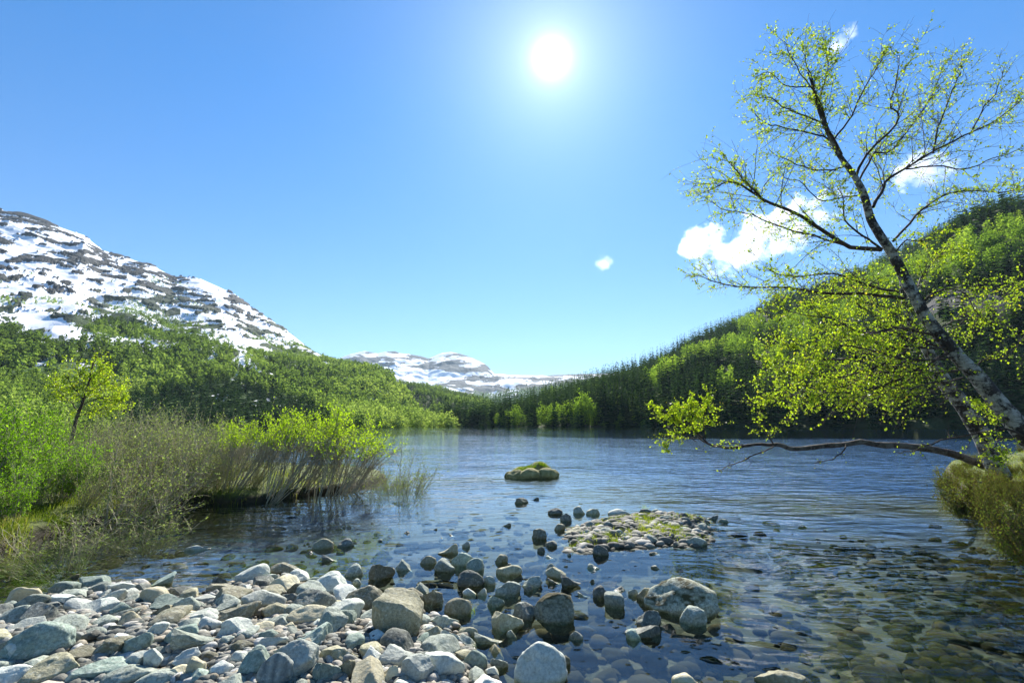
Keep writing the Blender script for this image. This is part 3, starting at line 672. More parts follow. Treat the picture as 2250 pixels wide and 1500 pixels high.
for (cx, by, w, h, col, kind, lab, land) in [(q[0], q[1], q[2], q[3], q[4], 'a' if q[5] == 'r' and q[2] < 62 and kk_.random() < 0.55 else q[5], q[6], q[7]) for q in RL] + [(x, y, w, h, random.choice(['grey', 'pale', 'grey', 'tan', 'dark', 'brown']), random.choice('rraf'), None, None) for x, y, w, h in IS]:
    if w < 3: continue
    k_ += 1
    P0 = on_z(cx, by, 0.0)
    zc = max(0.0, float(ground_z(np.array([P0[0]]), np.array([P0[1]]), True)[0]))
    P = on_z(cx, by, zc)
    dist = float((np.array(P) - [0, 0, CAM_H]) @ _F)
    th = math.atan2(CAM_H - zc, math.hypot(P[0], P[1]))
    W = w * dist / F_PX
    D = W * (0.8 if h / w > 0.45 else 0.65)
    H = (h * dist / F_PX - 0.62 * D * math.sin(th)) / math.cos(th)
    if zc < 0.02: H = min(H, 0.62 * W)
    H = min(max(H, 0.26 * W), 0.9 * W)
    sink = 0.25 * H + (0.06 if zc < 0.01 else 0.02)
    az = math.atan2(P[0], P[1])
    back = D * 0.42
    c = np.array([P[0] + math.sin(az) * back, P[1] + math.cos(az) * back, zc + (H - sink) / 2])
    ro = random.Random(k_ * 7)
    o = put_rock(c, (W / 2 * 1.03, D / 2, (H + sink) / 2), -az + ro.uniform(-0.25, 0.25), (ro.uniform(-.12, .12), ro.uniform(-.12, .12)), kind, col,
                 2 if w > 70 else (1 if w > 26 else 0), variant=ro.randrange(10))
    ROCKS.append([o, cx, by - h / 2, w, h, col, land, lab]); occupied.append((c[0], c[1], W * 0.47))
# ---- fill the bank: the larger ones as things, the small ones as loose shingle
occ = np.array(occupied)
cand = []
rng = np.random.default_rng(5)
def throw(n, rmin, rmax, frac, region):
    global occ
    res = []
    for _ in range(n):
        px = rng.uniform(-120, 1250); py = rng.uniform(1255, 1640)
        P = on_z(px, py, 0.08); x, y = P[0], P[1]
        s = region(x, y)
        if not s: continue
        r = rng.uniform(rmin, rmax)
        d = np.hypot(occ[:, 0] - x, occ[:, 1] - y)
        if (d < (occ[:, 2] + r) * frac).any(): continue
        occ = np.vstack([occ, [x, y, r]]); res.append((x, y, r))
    return res
def in_bank(x, y): return sdf_raw(BANK, np.array([x]), np.array([y]))[0] > 0.02
fill = throw(2500, 0.085, 0.15, 0.80, in_bank) + throw(3500, 0.05, 0.09, 0.80, in_bank)
scored = []
for (x, y, r) in fill:
    z = float(ground_z(np.array([x]), np.array([y]))[0]); a, b = project(np.array([[x, y, z + r * 0.5]]))
    dpt = math.hypot(x, y); pxs = 2 * r * F_PX / dpt
    inside = -20 < a[0] < 2270 and b[0] < 1510
    scored.append((-(pxs if inside else -1), x, y, r, z, float(a[0]), float(b[0])))
scored.sort()
n_things = 292 - len(ROCKS)
small_rest = []
kcol = ['grey', 'grey', 'pale', 'pale', 'green', 'tan', 'white', 'brown', 'dark', 'cream', 'green']
for j, (neg, x, y, r, z, a, b) in enumerate(scored):
    if j < n_things and neg < 0:
        col = kcol[rng.integers(len(kcol))]; kind = 'raaf'[rng.integers(4)]
        hz = r * rng.uniform(0.5, 0.8)
        o = put_rock((x, y, z + hz * 0.45), (r * rng.uniform(1.0, 1.35), r * rng.uniform(0.75, 1.0), hz), rng.uniform(0, 6.28), (rng.uniform(-.35, .35), rng.uniform(-.35, .35)), kind, col, 1 if r > 0.09 else 0)
        ROCKS.append([o, a, b, 2 * r * F_PX / math.hypot(x, y), 0, col, None, None])
    else: small_rest.append((x, y, r, z))
# ---- shingle and submerged cobbles (stuff)
def scatter_stones(name, items, sub, mat, label, flat=(0.5, 0.8)):
    protos = [rock_verts(300 + i, sub, 9, 0.7, 0.05) for i in range(8)]
    Vs, Fs, T = [], [], []; n = 0
    for (x, y, r, z) in items:
        V, Fc = protos[rng.integers(8)]
        a = rng.uniform(0, 6.28); ca, sa = math.cos(a), math.sin(a)
        S = V * [r * rng.uniform(1, 1.4), r * rng.uniform(0.7, 1.0), r * rng.uniform(*flat)]
        X = S[:, 0] * ca - S[:, 1] * sa + x; Y = S[:, 0] * sa + S[:, 1] * ca + y
        Vs.append(np.stack([X, Y, S[:, 2] + z], 1)); Fs.append(Fc + n); n += len(V); T.append(np.full(len(V), rng.uniform(0, 1)))
    me = mesh_np(name, np.concatenate(Vs), np.concatenate(Fs), mat, {'tone': np.concatenate(T)}, smooth=True)
    o = link(name, me); tag(o, label, 'stones' if 'shingle' in name else 'cobbles', kind='stuff'); return o
def shingle_mat(name, stops, rough=0.8, algae=0.0):
    m = MT(name); p = m.pos(); c = m.ramp(m.attr('tone'), stops)
    c = m.mix(m.math('MULTIPLY', m.ramp(m.noise(p, 60, 4, 0.7), [(0.4, 1.0), (0.6, 0.0)]), 0.4), c, (0.05, 0.05, 0.045))
    if algae: c = m.mix(m.math('MULTIPLY', m.ramp(m.noise(p, 1.1, 4), [(0.40, 0.0), (0.62, 1.0)]), algae), c, (0.036, 0.037, 0.007))
    s3 = m.n('ShaderNodeSeparateXYZ'); m.l(p, s3.inputs[0])
    wet = m.n('ShaderNodeMapRange'); wet.inputs['From Min'].default_value = 0.03; wet.inputs['From Max'].default_value = 0.0; m.l(s3.outputs[2], wet.inputs['Value'])
    c = m.mix(wet.outputs[0], c, m.mix(1.0, c, (0.5, 0.45, 0.33), 'MULTIPLY'))
    return m.done(m.pbr(c, rough, m.bump(m.noise(p, 45, 4), 0.5, 0.01), 0.05 if rough > 0.9 else 0.3))
M_sh = shingle_mat('shingle', [(0.0, (0.07, 0.07, 0.055)), (0.3, (0.17, 0.165, 0.135)), (0.55, (0.28, 0.28, 0.245)), (0.75, (0.34, 0.28, 0.19)), (1.0, (0.54, 0.53, 0.49))])
M_cob = shingle_mat('cobbles', [(0.0, (0.035, 0.034, 0.022)), (0.35, (0.075, 0.07, 0.046)), (0.7, (0.13, 0.115, 0.08)), (0.9, (0.20, 0.17, 0.13)), (1.0, (0.34, 0.31, 0.25))], 1.0, 0.55)
items = list(small_rest)
PP = np.array([on_z(a, b, 0.06)[:2] for a, b in zip(rng.uniform(-60, 1300, 9000), rng.uniform(1230, 1640, 9000))])
PP = PP[sdf(BANK, PP[:, 0], PP[:, 1]) > 0.02]; PZ = ground_z(PP[:, 0], PP[:, 1])
for (x, y), z in zip(PP, PZ):
    r = rng.uniform(0.014, 0.045); items.append((x, y, r, z + r * 0.2 + rng.uniform(0, 0.02)))
scatter_stones('shingle', items, 2, M_sh, 'loose shingle of small stones filling the gaps of the stone bank')
items = []
for _ in range(900):
    px = rng.uniform(1230, 1580); py = rng.uniform(1120, 1215); P = on_z(px, py, 0.0)
    if sdf(ISLET, P[:1], P[1:2])[0] > -0.1:
        r = rng.uniform(0.03, 0.09); z = float(ground_z(P[:1], P[1:2])[0]); items.append((P[0], P[1], r, z + r * 0.15))
M_is = shingle_mat('islet_shingle', [(0.0, (0.06, 0.06, 0.045)), (0.4, (0.15, 0.14, 0.11)), (0.8, (0.28, 0.26, 0.21)), (1.0, (0.45, 0.43, 0.37))])
scatter_stones('islet_shingle', items, 2, M_is, 'small grey and brown stones making up the grassy islet')
items = []
PX_, PY_ = rng.uniform(-8, 10, 9000), 2.4 + 9 * rng.uniform(size=9000) ** 1.5
kk = (sdf(SPIT, PX_, PY_) < 0) & (sdf(RBANK, PX_, PY_) < 0) & (sdf(BANK, PX_, PY_) < 0.02); kk &= rng.uniform(size=len(PX_)) < sstep(10.5, 4.0, PY_ + 2.6 * fbm(PX_ / 1.5, PY_ / 1.5, 0, 3, 69)); PX_, PY_ = PX_[kk], PY_[kk]
for x, y, z in zip(PX_, PY_, ground_z(PX_, PY_)):
    r = 0.025 + 0.085 * rng.uniform() ** 1.8 + 0.05 * (rng.uniform() < 0.08)
    hz = r * 0.6
    if z + hz * 1.2 > -0.015: r = max(0.02, (-0.02 - z) / 0.75)
    if r > 0.14 or r < 0.015: continue
    items.append((x, y, r, z + r * 0.2))
scatter_stones('submerged_cobbles', items, 2, M_cob, 'cobbles lying under the clear shallow water', (0.45, 0.7))

# ---- labels of the rocks: the landmarks by hand, the others by their nearest landmark
LM = [R for R in ROCKS if R[6]]
def size_word(w): return 'large' if w > 75 else 'medium' if w > 42 else 'small' if w > 22 else 'tiny'
groups = {}
for R in ROCKS:
    o, cx, cy, w, h, col, land, lab = R
    zone = 'stones of the grassy islet' if (1240 < cx < 1600 and 1110 < cy < 1215) else ('stones of the pebble bank' if sdf(BANK, np.array([o.location.x]), np.array([o.location.y]))[0] > 0 else 'stones standing in the shallows')
    o['category'] = 'boulder' if w > 75 else 'stone'
    o['group'] = zone
    if lab: o['label'] = lab; continue
    L = min((q for q in LM if q[0] is not o), key=lambda q: math.hypot(q[1] - cx, (q[2] - cy) * 1.4))
    dx, dy = cx - L[1], cy - L[2]
    side = ('to the right of' if dx > 0 else 'to the left of') if abs(dx) > abs(dy) * 1.3 else ('below' if dy > 0 else 'above')
    groups.setdefault((size_word(w), col, side.replace('to the left of', 'left of').replace('to the right of', 'right of'), L[6]), []).append((math.hypot(dx, dy), R))
ORD = ['', 'second ', 'third ', 'fourth ', 'fifth ', 'sixth ', 'seventh ', 'eighth ', 'ninth ', 'tenth ', 'eleventh ', 'twelfth ']
for (sz, col, side, phrase), lst in groups.items():
    lst.sort(key=lambda q: q[0])
    for i, (_, R) in enumerate(lst):
        if len(lst) == 1: R[0]['label'] = f'{sz} {CW[col]} stone {side} {phrase}'
        else: R[0]['label'] = f'{sz} {CW[col]} stone, {ORD[min(i, 11)]}nearest {side} {phrase}'
# ================================================================== FORESTS ON THE HILLS
def _cross_tri(P, D, Wd, L, rng_, up=0.0):
    """leaf-like rhombus from P along unit D, width vector Wd"""
    return np.stack([P, P + D * L * 0.45 + Wd, P + D * L, P + D * L * 0.45 - Wd], 1)
def spruce_tpl(seed, levels, per, trunk=True, droop=0.35, slim=0.17):
    """unit height spruce. returns verts, quads, tone"""
    r = np.random.default_rng(seed); q = []; tone = []
    for i in range(levels):
        f = (i + r.uniform(-.3, .3)) / levels; f = min(max(f, 0), 0.985); z0 = 0.07 + 0.93 * f
        L = slim * (1 - f) ** 0.85 * r.uniform(0.75, 1.15) + 0.012
        n = max(4, int(per * (1 - 0.45 * f))); a0 = r.uniform(0, 6.28)
        for k in range(n):
            a = a0 + 6.283 * (k + r.uniform(-.3, .3)) / n; l = L * r.uniform(0.65, 1.2)
            D = np.array([math.cos(a), math.sin(a), -droop * r.uniform(0.5, 1.4)]); D /= np.linalg.norm(D)
            S = np.array([-math.sin(a), math.cos(a), r.uniform(-.25, .25)]) * l * r.uniform(0.24, 0.36)
            P = np.array([0, 0, z0]); v = _cross_tri(P[None], D[None], S[None], l, r)[0]
            v[3, 2] -= l * 0.15; v[1, 2] -= l * 0.15
            q.append(v); t = r.uniform(0, 1); tone += [t * .6, t, min(1, t + .25), t]
    a = 0
    v = np.array([[0.0, 0, .90], [0.012, 0, .95], [0, 0, 1.0], [-0.012, 0, .95]]); q.append(v); tone += [.5] * 4
    v = v[:, [1, 0, 2]]; q.append(v); tone += [.5] * 4
    V = np.concatenate(q); Fc = np.arange(len(V)).reshape(-1, 4)
    return V, Fc, np.array(tone)
def trunk_tpl(r0, h, sides=5, bend=0.03, seed=0):
    r = np.random.default_rng(seed); hs = np.linspace(-0.03, h, 5); V = []
    ox = r.uniform(-bend, bend, 2)
    for z in hs:
        rr = r0 * (1 - 0.8 * max(z, 0) / h)
        for k in range(sides):
            a = 6.283 * k / sides; V.append([math.cos(a) * rr + ox[0] * (z / h) ** 2, math.sin(a) * rr + ox[1] * (z / h) ** 2, z])
    Fc = []
    for i in range(4):
        for k in range(sides):
            Fc.append([i * sides + k, i * sides + (k + 1) % sides, (i + 1) * sides + (k + 1) % sides, (i + 1) * sides + k])
    return np.array(V), np.array(Fc)
def leafy_tpl(seed, n, size, wide=0.3, lumps=9, z0=0.18, tall=1.0):
    r = np.random.default_rng(seed); c = []
    for i in range(lumps):
        f = (i + 0.5) / lumps; z = z0 + (1 - z0) * f; env = wide * math.sin(math.pi * min(1, (0.18 + f * 0.80))) ** 0.7
        a = r.uniform(0, 6.28); d = env * r.uniform(0.1, 0.75)
        c.append([math.cos(a) * d, math.sin(a) * d, z, env * r.uniform(0.45, 0.75)])
    c = np.array(c)
    w = c[:, 3] ** 2; k = r.choice(lumps, n, p=w / w.sum())
    D = r.normal(size=(n, 3)); D /= np.linalg.norm(D, axis=1)[:, None]
    P = c[k, :3] + D * c[k, 3:4] * r.uniform(0.35, 1.0, (n, 1)) ** 0.5 * [1, 1, 0.72]
    P[:, 2] = np.clip(P[:, 2], z0 * 0.6, 1.02)
    A = r.normal(size=(n, 3)); A[:, 2] *= 0.7; A /= np.linalg.norm(A, axis=1)[:, None]
    B = np.cross(A, r.normal(size=(n, 3))); B /= np.linalg.norm(B, axis=1)[:, None]
    s = size * r.uniform(0.6, 1.3, (n, 1))
    q = np.stack([P - A * s, P + B * s * .7, P + A * s, P - B * s * .7], 1)
    t = np.clip(r.uniform(0, 1, n)[:, None] * 0.75 + 0.25 * (k[:, None] / lumps), 0, 1) * np.ones((1, 4))
    return q.reshape(-1, 3), np.arange(4 * n).reshape(-1, 4), t.ravel()
SPR_F = [spruce_tpl(50 + i, 9, 7, slim=0.16 + 0.02 * (i % 3)) for i in range(5)]
LEAF_F = [leafy_tpl(80 + i, 80, 0.082, 0.30 + 0.04 * (i % 3), 7, 0.06) for i in range(6)]
LEAF_M = [leafy_tpl(90 + i, 190, 0.046, 0.30 + 0.04 * (i % 3), 9, 0.06) for i in range(6)]
SPR_M = [spruce_tpl(60 + i, 13, 9, slim=0.15 + 0.02 * (i % 3)) for i in range(5)]
def forest(name, x, y, z, h, tone, tpls, mat, label, cat, rng_):
    n = len(x); Vs, Fs, Ts = [], [], []; base = 0
    which = rng_.integers(0, len(tpls), n)
    for k, (V, Fc, tn) in enumerate(tpls):
        i = np.where(which == k)[0]
        if not len(i): continue
        a = rng_.uniform(0, 6.28, len(i)); ca, sa = np.cos(a)[:, None], np.sin(a)[:, None]
        w = rng_.uniform(0.85, 1.25, (len(i), 1)); hh = h[i][:, None]
        X = (V[None, :, 0] * ca - V[None, :, 1] * sa) * hh * w + x[i][:, None]
        Y = (V[None, :, 0] * sa + V[None, :, 1] * ca) * hh * w + y[i][:, None]
        Z = V[None, :, 2] * hh + z[i][:, None]
        Vs.append(np.stack([X, Y, Z], -1).reshape(-1, 3))
        Fs.append((Fc[None] + (np.arange(len(i)) * len(V))[:, None, None]).reshape(-1, Fc.shape[1]) + base)
        Ts.append(np.clip(tone[i][:, None] + (tn[None] - 0.5) * 0.45, 0, 1).ravel()); base += len(i) * len(V)
    me = mesh_np(name, np.concatenate(Vs), np.concatenate(Fs), mat, {'tone': np.concatenate(Ts)})
    o = link(name, me); tag(o, label, cat, kind='stuff'); return o
G_birch = leaf_mat('spring_birch_foliage', [(0.0, (0.05, 0.09, 0.015)), (0.35, (0.12, 0.20, 0.03)), (0.7, (0.21, 0.32, 0.045)), (1.0, (0.34, 0.44, 0.07))], 0.5)
G_hill = leaf_mat('hillside_birch_foliage', [(0.0, (0.06, 0.095, 0.03)), (0.4, (0.135, 0.20, 0.055)), (0.8, (0.22, 0.30, 0.085)), (1.0, (0.29, 0.36, 0.12))], 0.5)
G_spruce = leaf_mat('spruce_foliage', [(0.0, (0.010, 0.024, 0.010)), (0.5, (0.036, 0.070, 0.026)), (1.0, (0.11, 0.165, 0.05))], 0.35)
M_bark = MT('plain_bark'); M_bark = M_bark.done(M_bark.pbr((0.09, 0.075, 0.06), 0.9))
fr = np.random.default_rng(3)
LOG = []
def log(*a): LOG.append(' '.join(map(str, a)))
def blob(qx, qy, pts):
    v = 0
    for (cx, cy, sx, sy, a) in pts: v = np.maximum(v, a * np.exp(-(((qx - cx) / sx) ** 2 + ((qy - cy) / sy) ** 2)))
    return v
# -- left mountain: birches up to the snow, a dark plantation of spruce low down
PLANT = [(470, 862, 190, 38, 1.3), (330, 880, 90, 32, 1.2), (610, 892, 90, 22, 1.2)]
def is_plant(qx, qy): return (qx > 262) * (qx < 735) * (qy < 955) * (qy > 12 + 6 * vnoise(qx / 14, 3.0) + np.interp(qx, [262, 300, 400, 500, 600, 700, 740], [885, 862, 842, 836, 856, 890, 935]))
def probA(qx, qy, t, x, y, z):
    d = np.maximum(sstep(-165, 5, qy - tree_line(qx) + 80 * fbm(x / 70, y / 70, 0, 3, 91)) ** 2, sstep(700, 800, qx))
    g = np.exp(-(((qx - np.interp(qy, [600, 700, 760, 805], [455, 500, 525, 537])) / 12) ** 2)) * (qy < 812)
    clr = sstep(-0.10, 0.12, fbm(x / 55, y / 55, 0, 3, 92) + 0.45 * sstep(-30, 15, qy - tree_line(qx)))
    return d * (1 - g) * clr * (qx > -260)
x, y, z, qx, qy = A.sample(0.08, fr, lambda qx, qy, t, x, y, z: probA(qx, qy, t, x, y, z) * (1 - is_plant(qx, qy)), 0, 1.0)
dist = np.hypot(x, y)
tone = np.clip(0.45 + 0.6 * fbm(x / 60, y / 60, 0, 3, 93) + 0.5 * fbm(x / 18, y / 18, 0, 2, 99) + fr.uniform(-.25, .25, len(x)) + 0.10 * sstep(820, 880, qy), 0, 1)
hgt = (3.8 + 7.5 * fr.uniform(0, 1, len(x)) ** 1.3) * (0.45 + 0.55 * sstep(-60, 60, qy - tree_line(qx)))
near = dist < 330
log('trees A', len(x), near.sum())
forest('hillside_birch_wood', x[~near], y[~near], z[~near] - .4, hgt[~near], tone[~near], LEAF_F, G_hill, 'light green birch wood climbing the left mountain to the snow', 'wood', fr)
forest('lower_hillside_birch_wood', x[near], y[near], z[near] - .4, hgt[near], tone[near], LEAF_M, G_hill, 'light green birch wood at the foot of the left mountain', 'wood', fr)
x, y, z, qx, qy = A.sample(0.075, fr, lambda qx, qy, t, x, y, z: is_plant(qx, qy) * 0.95, 0, 0.4)
tone = np.clip(0.20 + 0.4 * fbm(x / 40, y / 40, 0, 3, 94) + fr.uniform(-.2, .2, len(x)), 0, 1)
forest('spruce_plantation', x, y, z - .3, fr.uniform(7.5, 12.5, len(x)), tone, SPR_F, G_spruce, 'dark spruce plantation on the low slope of the left mountain', 'wood', fr)
log('plantation', len(x))
# -- rounded hill in the gap
def darkB(qx, qy): return sstep(0.45, 0.6, blob(qx, qy, [(870, 868, 60, 22, 1), (930, 890, 60, 24, 1), (1010, 905, 45, 22, 1)]))
x, y, z, qx, qy = B.sample(0.035, fr, lambda qx, qy, t, x, y, z: 0.8 * (1 - 0.85 * darkB(qx, qy)))
tone = np.clip(0.38 + 0.6 * fbm(x / 60, y / 60, 0, 3, 95) + fr.uniform(-.15, .15, len(x)), 0, 1)
forest('gap_hill_birch_wood', x, y, z - .3, fr.uniform(6, 10, len(x)), tone, LEAF_F, G_hill, 'green birch wood on the rounded hill in the valley gap', 'wood', fr)
x, y, z, qx, qy = B.sample(0.045, fr, lambda qx, qy, t, x, y, z: 0.8 * darkB(qx, qy))
forest('gap_hill_spruce_wood', x, y, z - .3, fr.uniform(8, 13, len(x)), np.clip(0.5 + fr.uniform(-.3, .3, len(x)), 0, 1), SPR_F, G_spruce, 'dark spruce wood on the rounded hill in the valley gap', 'wood', fr)
# -- right hill
BIR = [(1130, 893, 50, 9, .9), (1210, 872, 50, 8, .7), (1470, 815, 42, 22, .9), (1540, 780, 55, 22, 1.1), (1620, 770, 60, 26, 1.1), (1660, 720, 60, 18, 1.0), (1690, 790, 60, 22, 1.0), (1760, 740, 60, 55, 1.0), (1850, 690, 60, 50, .9),
       (1590, 840, 30, 30, .8), (1440, 850, 28, 28, .8), (1680, 850, 45, 30, .7), (1950, 620, 70, 40, 1.0), (2060, 600, 80, 34, 1.3), (2180, 560, 110, 55, 1.4), (2240, 520, 60, 45, 1.2), (2120, 620, 100, 18, .8), (2230, 700, 60, 20, .5), (2050, 760, 60, 30, .6)]
def birR(qx, qy, x, y): return sstep(0.47, 0.74, blob(qx, qy, BIR) + 0.42 * fbm(x / 32, y / 32, 0, 3, 96))
def rockclear(qx, qy): return np.exp(-(((qx - 2160) / 120) ** 2 + ((qy - (668 - (qx - 2160) * 0.10)) / 26) ** 2) ** 1.5)
x, y, z, qx, qy = Rh.sample(0.05, fr, lambda qx, qy, t, x, y, z: 0.95 * (1 - birR(qx, qy, x, y)) * (1 - rockclear(qx, qy)) * (qx < 2380))
tone = np.clip(0.40 + 0.5 * fbm(x / 40, y / 40, 0, 3, 97) + fr.uniform(-.22, .22, len(x)), 0, 1)
h = fr.uniform(8.5, 15.5, len(x)); near = np.hypot(x, y) < 300
log('trees R', len(x), near.sum())
forest('right_hill_spruce_wood', x[~near], y[~near], z[~near] - .4, h[~near], tone[~near], SPR_F, G_spruce, 'dark spruce wood covering the upper part of the right hill', 'wood', fr)
forest('lower_right_hill_spruce_wood', x[near], y[near], z[near] - .4, h[near] * 1.1, tone[near], SPR_M, G_spruce, 'dark spruce wood on the slope behind the right shore', 'wood', fr)
x, y, z, qx, qy = Rh.sample(0.06, fr, lambda qx, qy, t, x, y, z: 0.9 * birR(qx, qy, x, y) * (1 - rockclear(qx, qy)) * (qx < 2380))
tone = np.clip(0.58 + 0.5 * fbm(x / 30, y / 30, 0, 3, 98) + fr.uniform(-.22, .22, len(x)), 0, 1)
forest('right_hill_birch_wood', x, y, z - .3, 4.2 + 6.0 * fr.uniform(0, 1, len(x)) ** 1.5, tone, LEAF_M, G_birch, 'bright green birch wood in patches on the right hill', 'wood', fr)
log('birches R', len(x))
# -- low wood under the far snow
x, y, z, qx, qy = C.sample(0.012, fr, lambda qx, qy, t, x, y, z: sstep(-8, 12, qy - np.interp(qx, [900, 1080, 1150, 1300], [850, 868, 858, 834])) * (qx > 1040) * 0.9)
if len(x): forest('far_valley_wood', x, y, z - 1, fr.uniform(9, 14, len(x)), np.clip(0.4 + fr.uniform(-.2, .2, len(x)), 0, 1), [leafy_tpl(1, 24, 0.16, 0.35, 5, 0.05)], G_hill, 'bluish green wood below the distant snowfields', 'wood', fr)

# ================================================================== TREES ALONG THE FAR SHORE (things)
M_spr_near = G_spruce
SPR_S = [spruce_tpl(160 + i, 26, 12, slim=0.14 + 0.02 * (i % 3), droop=0.45) for i in range(5)]
LEAF_S = [leafy_tpl(190 + i, 900, 0.022, 0.27 + 0.05 * (i % 3), 14, 0.12) for i in range(6)]
LEAF_SH = [leafy_tpl(290 + i, 500, 0.035, 0.55, 10, 0.02) for i in range(3)]
def tree_proto(name, tpl, mat, trunk_r, trunk_h, seed):
    root = empty(name)
    V, Fc, tn = tpl
    link('crown', mesh_np('crown', V, Fc, mat, {'tone': tn}), root)
    Vt, Ft = trunk_tpl(trunk_r, trunk_h, seed=seed)
    link('trunk', mesh_np('trunk', Vt, Ft, M_bark, smooth=True), root)
    return root
def copy_tree(o, parent=None):
    c = o.copy(); COL.objects.link(c); c.parent = parent
    for ch in list(o.children): copy_tree(ch, c)
    return c
protos = {'s': [tree_proto('spruce_tree', t, G_spruce, 0.012, 0.9, i) for i, t in enumerate(SPR_S)],
          'b': [tree_proto('birch_tree', t, G_birch, 0.013, 0.7, i) for i, t in enumerate(LEAF_S)],
          'w': [tree_proto('willow_bush', t, G_birch, 0.02, 0.4, i) for i, t in enumerate(LEAF_SH)]}
used = set()
def shore_tree(kind, px, top, back, wide=1.0):
    """px bearing, top pixel row of the tree, metres behind the water's edge"""
    lay = Rh if px > 985 else (A if px < 960 else Rh)
    p = np.array([float(px)]); df = interp(lay.keys, p, 3); dr = interp(lay.keys, p, 2)
    t = (6 + back) / (dr - df)
    x, y, z, _, _ = lay.evaluate(p, t)
    x, y, z = x[0], y[0], max(z[0], 0.1)
    r = math.hypot(x, y); d = ray(px, top); d = d / math.hypot(d[0], d[1])
    h = max(2.5, CAM_H + d[2] * r - z)
    i = random.randrange(len(protos[kind])); o = protos[kind][i]
    if (kind, i) in used: o = copy_tree(o)
    used.add((kind, i))
    o.location = (x, y, z - 0.15); o.rotation_euler = (0, 0, random.uniform(0, 6.28)); o.scale = (h * wide, h * wide, h)
    SHORE.append([kind, px, top, o, h]); return o
SHORE = []
# spruces seen standing out along the shore (px, top)
for px, top in [(1012, 895), (1022, 890), (1032, 898), (1044, 893), (1056, 900), (1066, 896), (1151, 905), (1163, 905), (1172, 898), (1268, 893), (1276, 897), (1302, 862), (1310, 848), (1318, 838), (1327, 830), (1336, 842), (1345, 835), (1354, 826),
                (1364, 840), (1374, 850), (1384, 846), (1394, 858), (1404, 852), (1416, 862), (1426, 868), (1452, 872), (1462, 860), (1472, 866), (1482, 850), (1492, 858), (1502, 846), (1513, 862), (1524, 850), (1536, 842), (1547, 858), (1559, 848),
                (1572, 836), (1584, 852), (1596, 842), (1609, 830), (1622, 848), (1635, 838), (1648, 826), (1661, 842), (1675, 834), (1690, 820), (1705, 838), (1720, 828), (1736, 812), (1752, 830), (1768, 818), (1785, 806), (1802, 822), (1820, 800),
                (1838, 815), (1856, 796), (1875, 812), (1894, 790), (1914, 806), (1934, 780), (1955, 800), (1976, 772), (1998, 790), (2020, 765), (2042, 784), (2065, 750), (2090, 775), (2115, 745), (2140, 765), (2166, 740), (2192, 760), (2218, 735), (2245, 750)]:
    shore_tree('s', px, top - 4, random.uniform(0, 12), random.uniform(0.85, 1.15))
for px, top in [(1094, 905), (1103, 908), (1125, 893), (1134, 886), (1143, 896), (1188, 880), (1200, 888), (1212, 884), (1224, 882), (1236, 890), (1246, 876), (1256, 884), (1284, 866), (1292, 858), (1296, 880), (1272, 850), (1440, 885), (1446, 895), (1640, 893), (1500, 900), (1562, 905), (1360, 905), (1390, 908)]:
    shore_tree('b', px, top, random.uniform(-2, 4), random.uniform(0.9, 1.2))
for px, top in [(985, 925), (1000, 922), (1078, 922), (1115, 925), (1260, 918), (1350, 922), (1410, 920), (1480, 924), (890, 928), (905, 922), (920, 925), (868, 918), (940, 928), (1700, 915), (1600, 920), (1540, 922), (1325, 922)]:
    shore_tree('w', px, top, random.uniform(-3, 1), 1.3)
SHORE.sort(key=lambda q: q[1])
for kind, cat, word in (('s', 'spruce tree', 'dark spruce'), ('b', 'birch tree', 'light green birch'), ('w', 'bush', 'low green bush')):
    L = [q for q in SHORE if q[0] == kind]
    for i, q in enumerate(L):
        q[3]['category'] = cat; q[3]['group'] = word + ' along the far shore'
        side = 'left' if i < len(L) / 2 else 'right'; k = i + 1 if side == 'left' else len(L) - i
        suf = {1: 'st', 2: 'nd', 3: 'rd'}.get(k % 10 if k not in (11, 12, 13) else 0, 'th')
        num = '' if k == 1 else f'{k}{suf} '
        q[3]['label'] = f'{word} on the far shore, {num}from the {side} end of its row' if k > 1 else f'{word} at the {side} end of the row on the far shore'
# ================================================================== PLANTS CLOSE BY
pr = np.random.default_rng(21)
def unit(v): return v / np.maximum(np.linalg.norm(v, axis=-1, keepdims=True), 1e-9)
def tubes(P, R, sides=4):
    """P (m,n,3) centre lines, R (m,n) radii -> verts, quads"""
    m, n, _ = P.shape
    T = unit(np.gradient(P, axis=1))
    ref = np.array([0.31, 0.17, 0.93]); A = np.cross(T, ref); bad = np.linalg.norm(A, axis=-1) < 0.15
    A[bad] = np.cross(T[bad], [1, 0, 0]); A = unit(A); Bv = np.cross(T, A)
    ang = np.arange(sides) * 2 * math.pi / sides
    V = P[:, :, None] + R[:, :, None, None] * (A[:, :, None] * np.cos(ang)[:, None] + Bv[:, :, None] * np.sin(ang)[:, None])
    i = np.arange(n - 1)[:, None] * sides; k = np.arange(sides)[None]; k2 = (k + 1) % sides
    F1 = np.stack([i + k, i + k2, i + sides + k2, i + sides + k], -1).reshape(-1, 4)
    Fc = (F1[None] + (np.arange(m) * n * sides)[:, None, None]).reshape(-1, 4)
    return V.reshape(-1, 3), Fc
def curve_from(P0, D, L, n, wig, grav, rng_):
    """m curved strands from P0 along D, bending by grav (z per length)"""
    m = len(P0); s = np.linspace(0, 1, n)[None, :, None]; L = L[:, None, None]
    w = rng_.normal(size=(m, 1, 3)) * wig; w2 = rng_.normal(size=(m, 1, 3)) * wig * 0.5
    g = np.zeros((m, 1, 3)); g[:, 0, 2] = grav
    return P0[:, None] + D[:, None] * s * L + w * L * s * s + w2 * L * np.sin(s * 7) * 0.35 * s + g * L * s * s
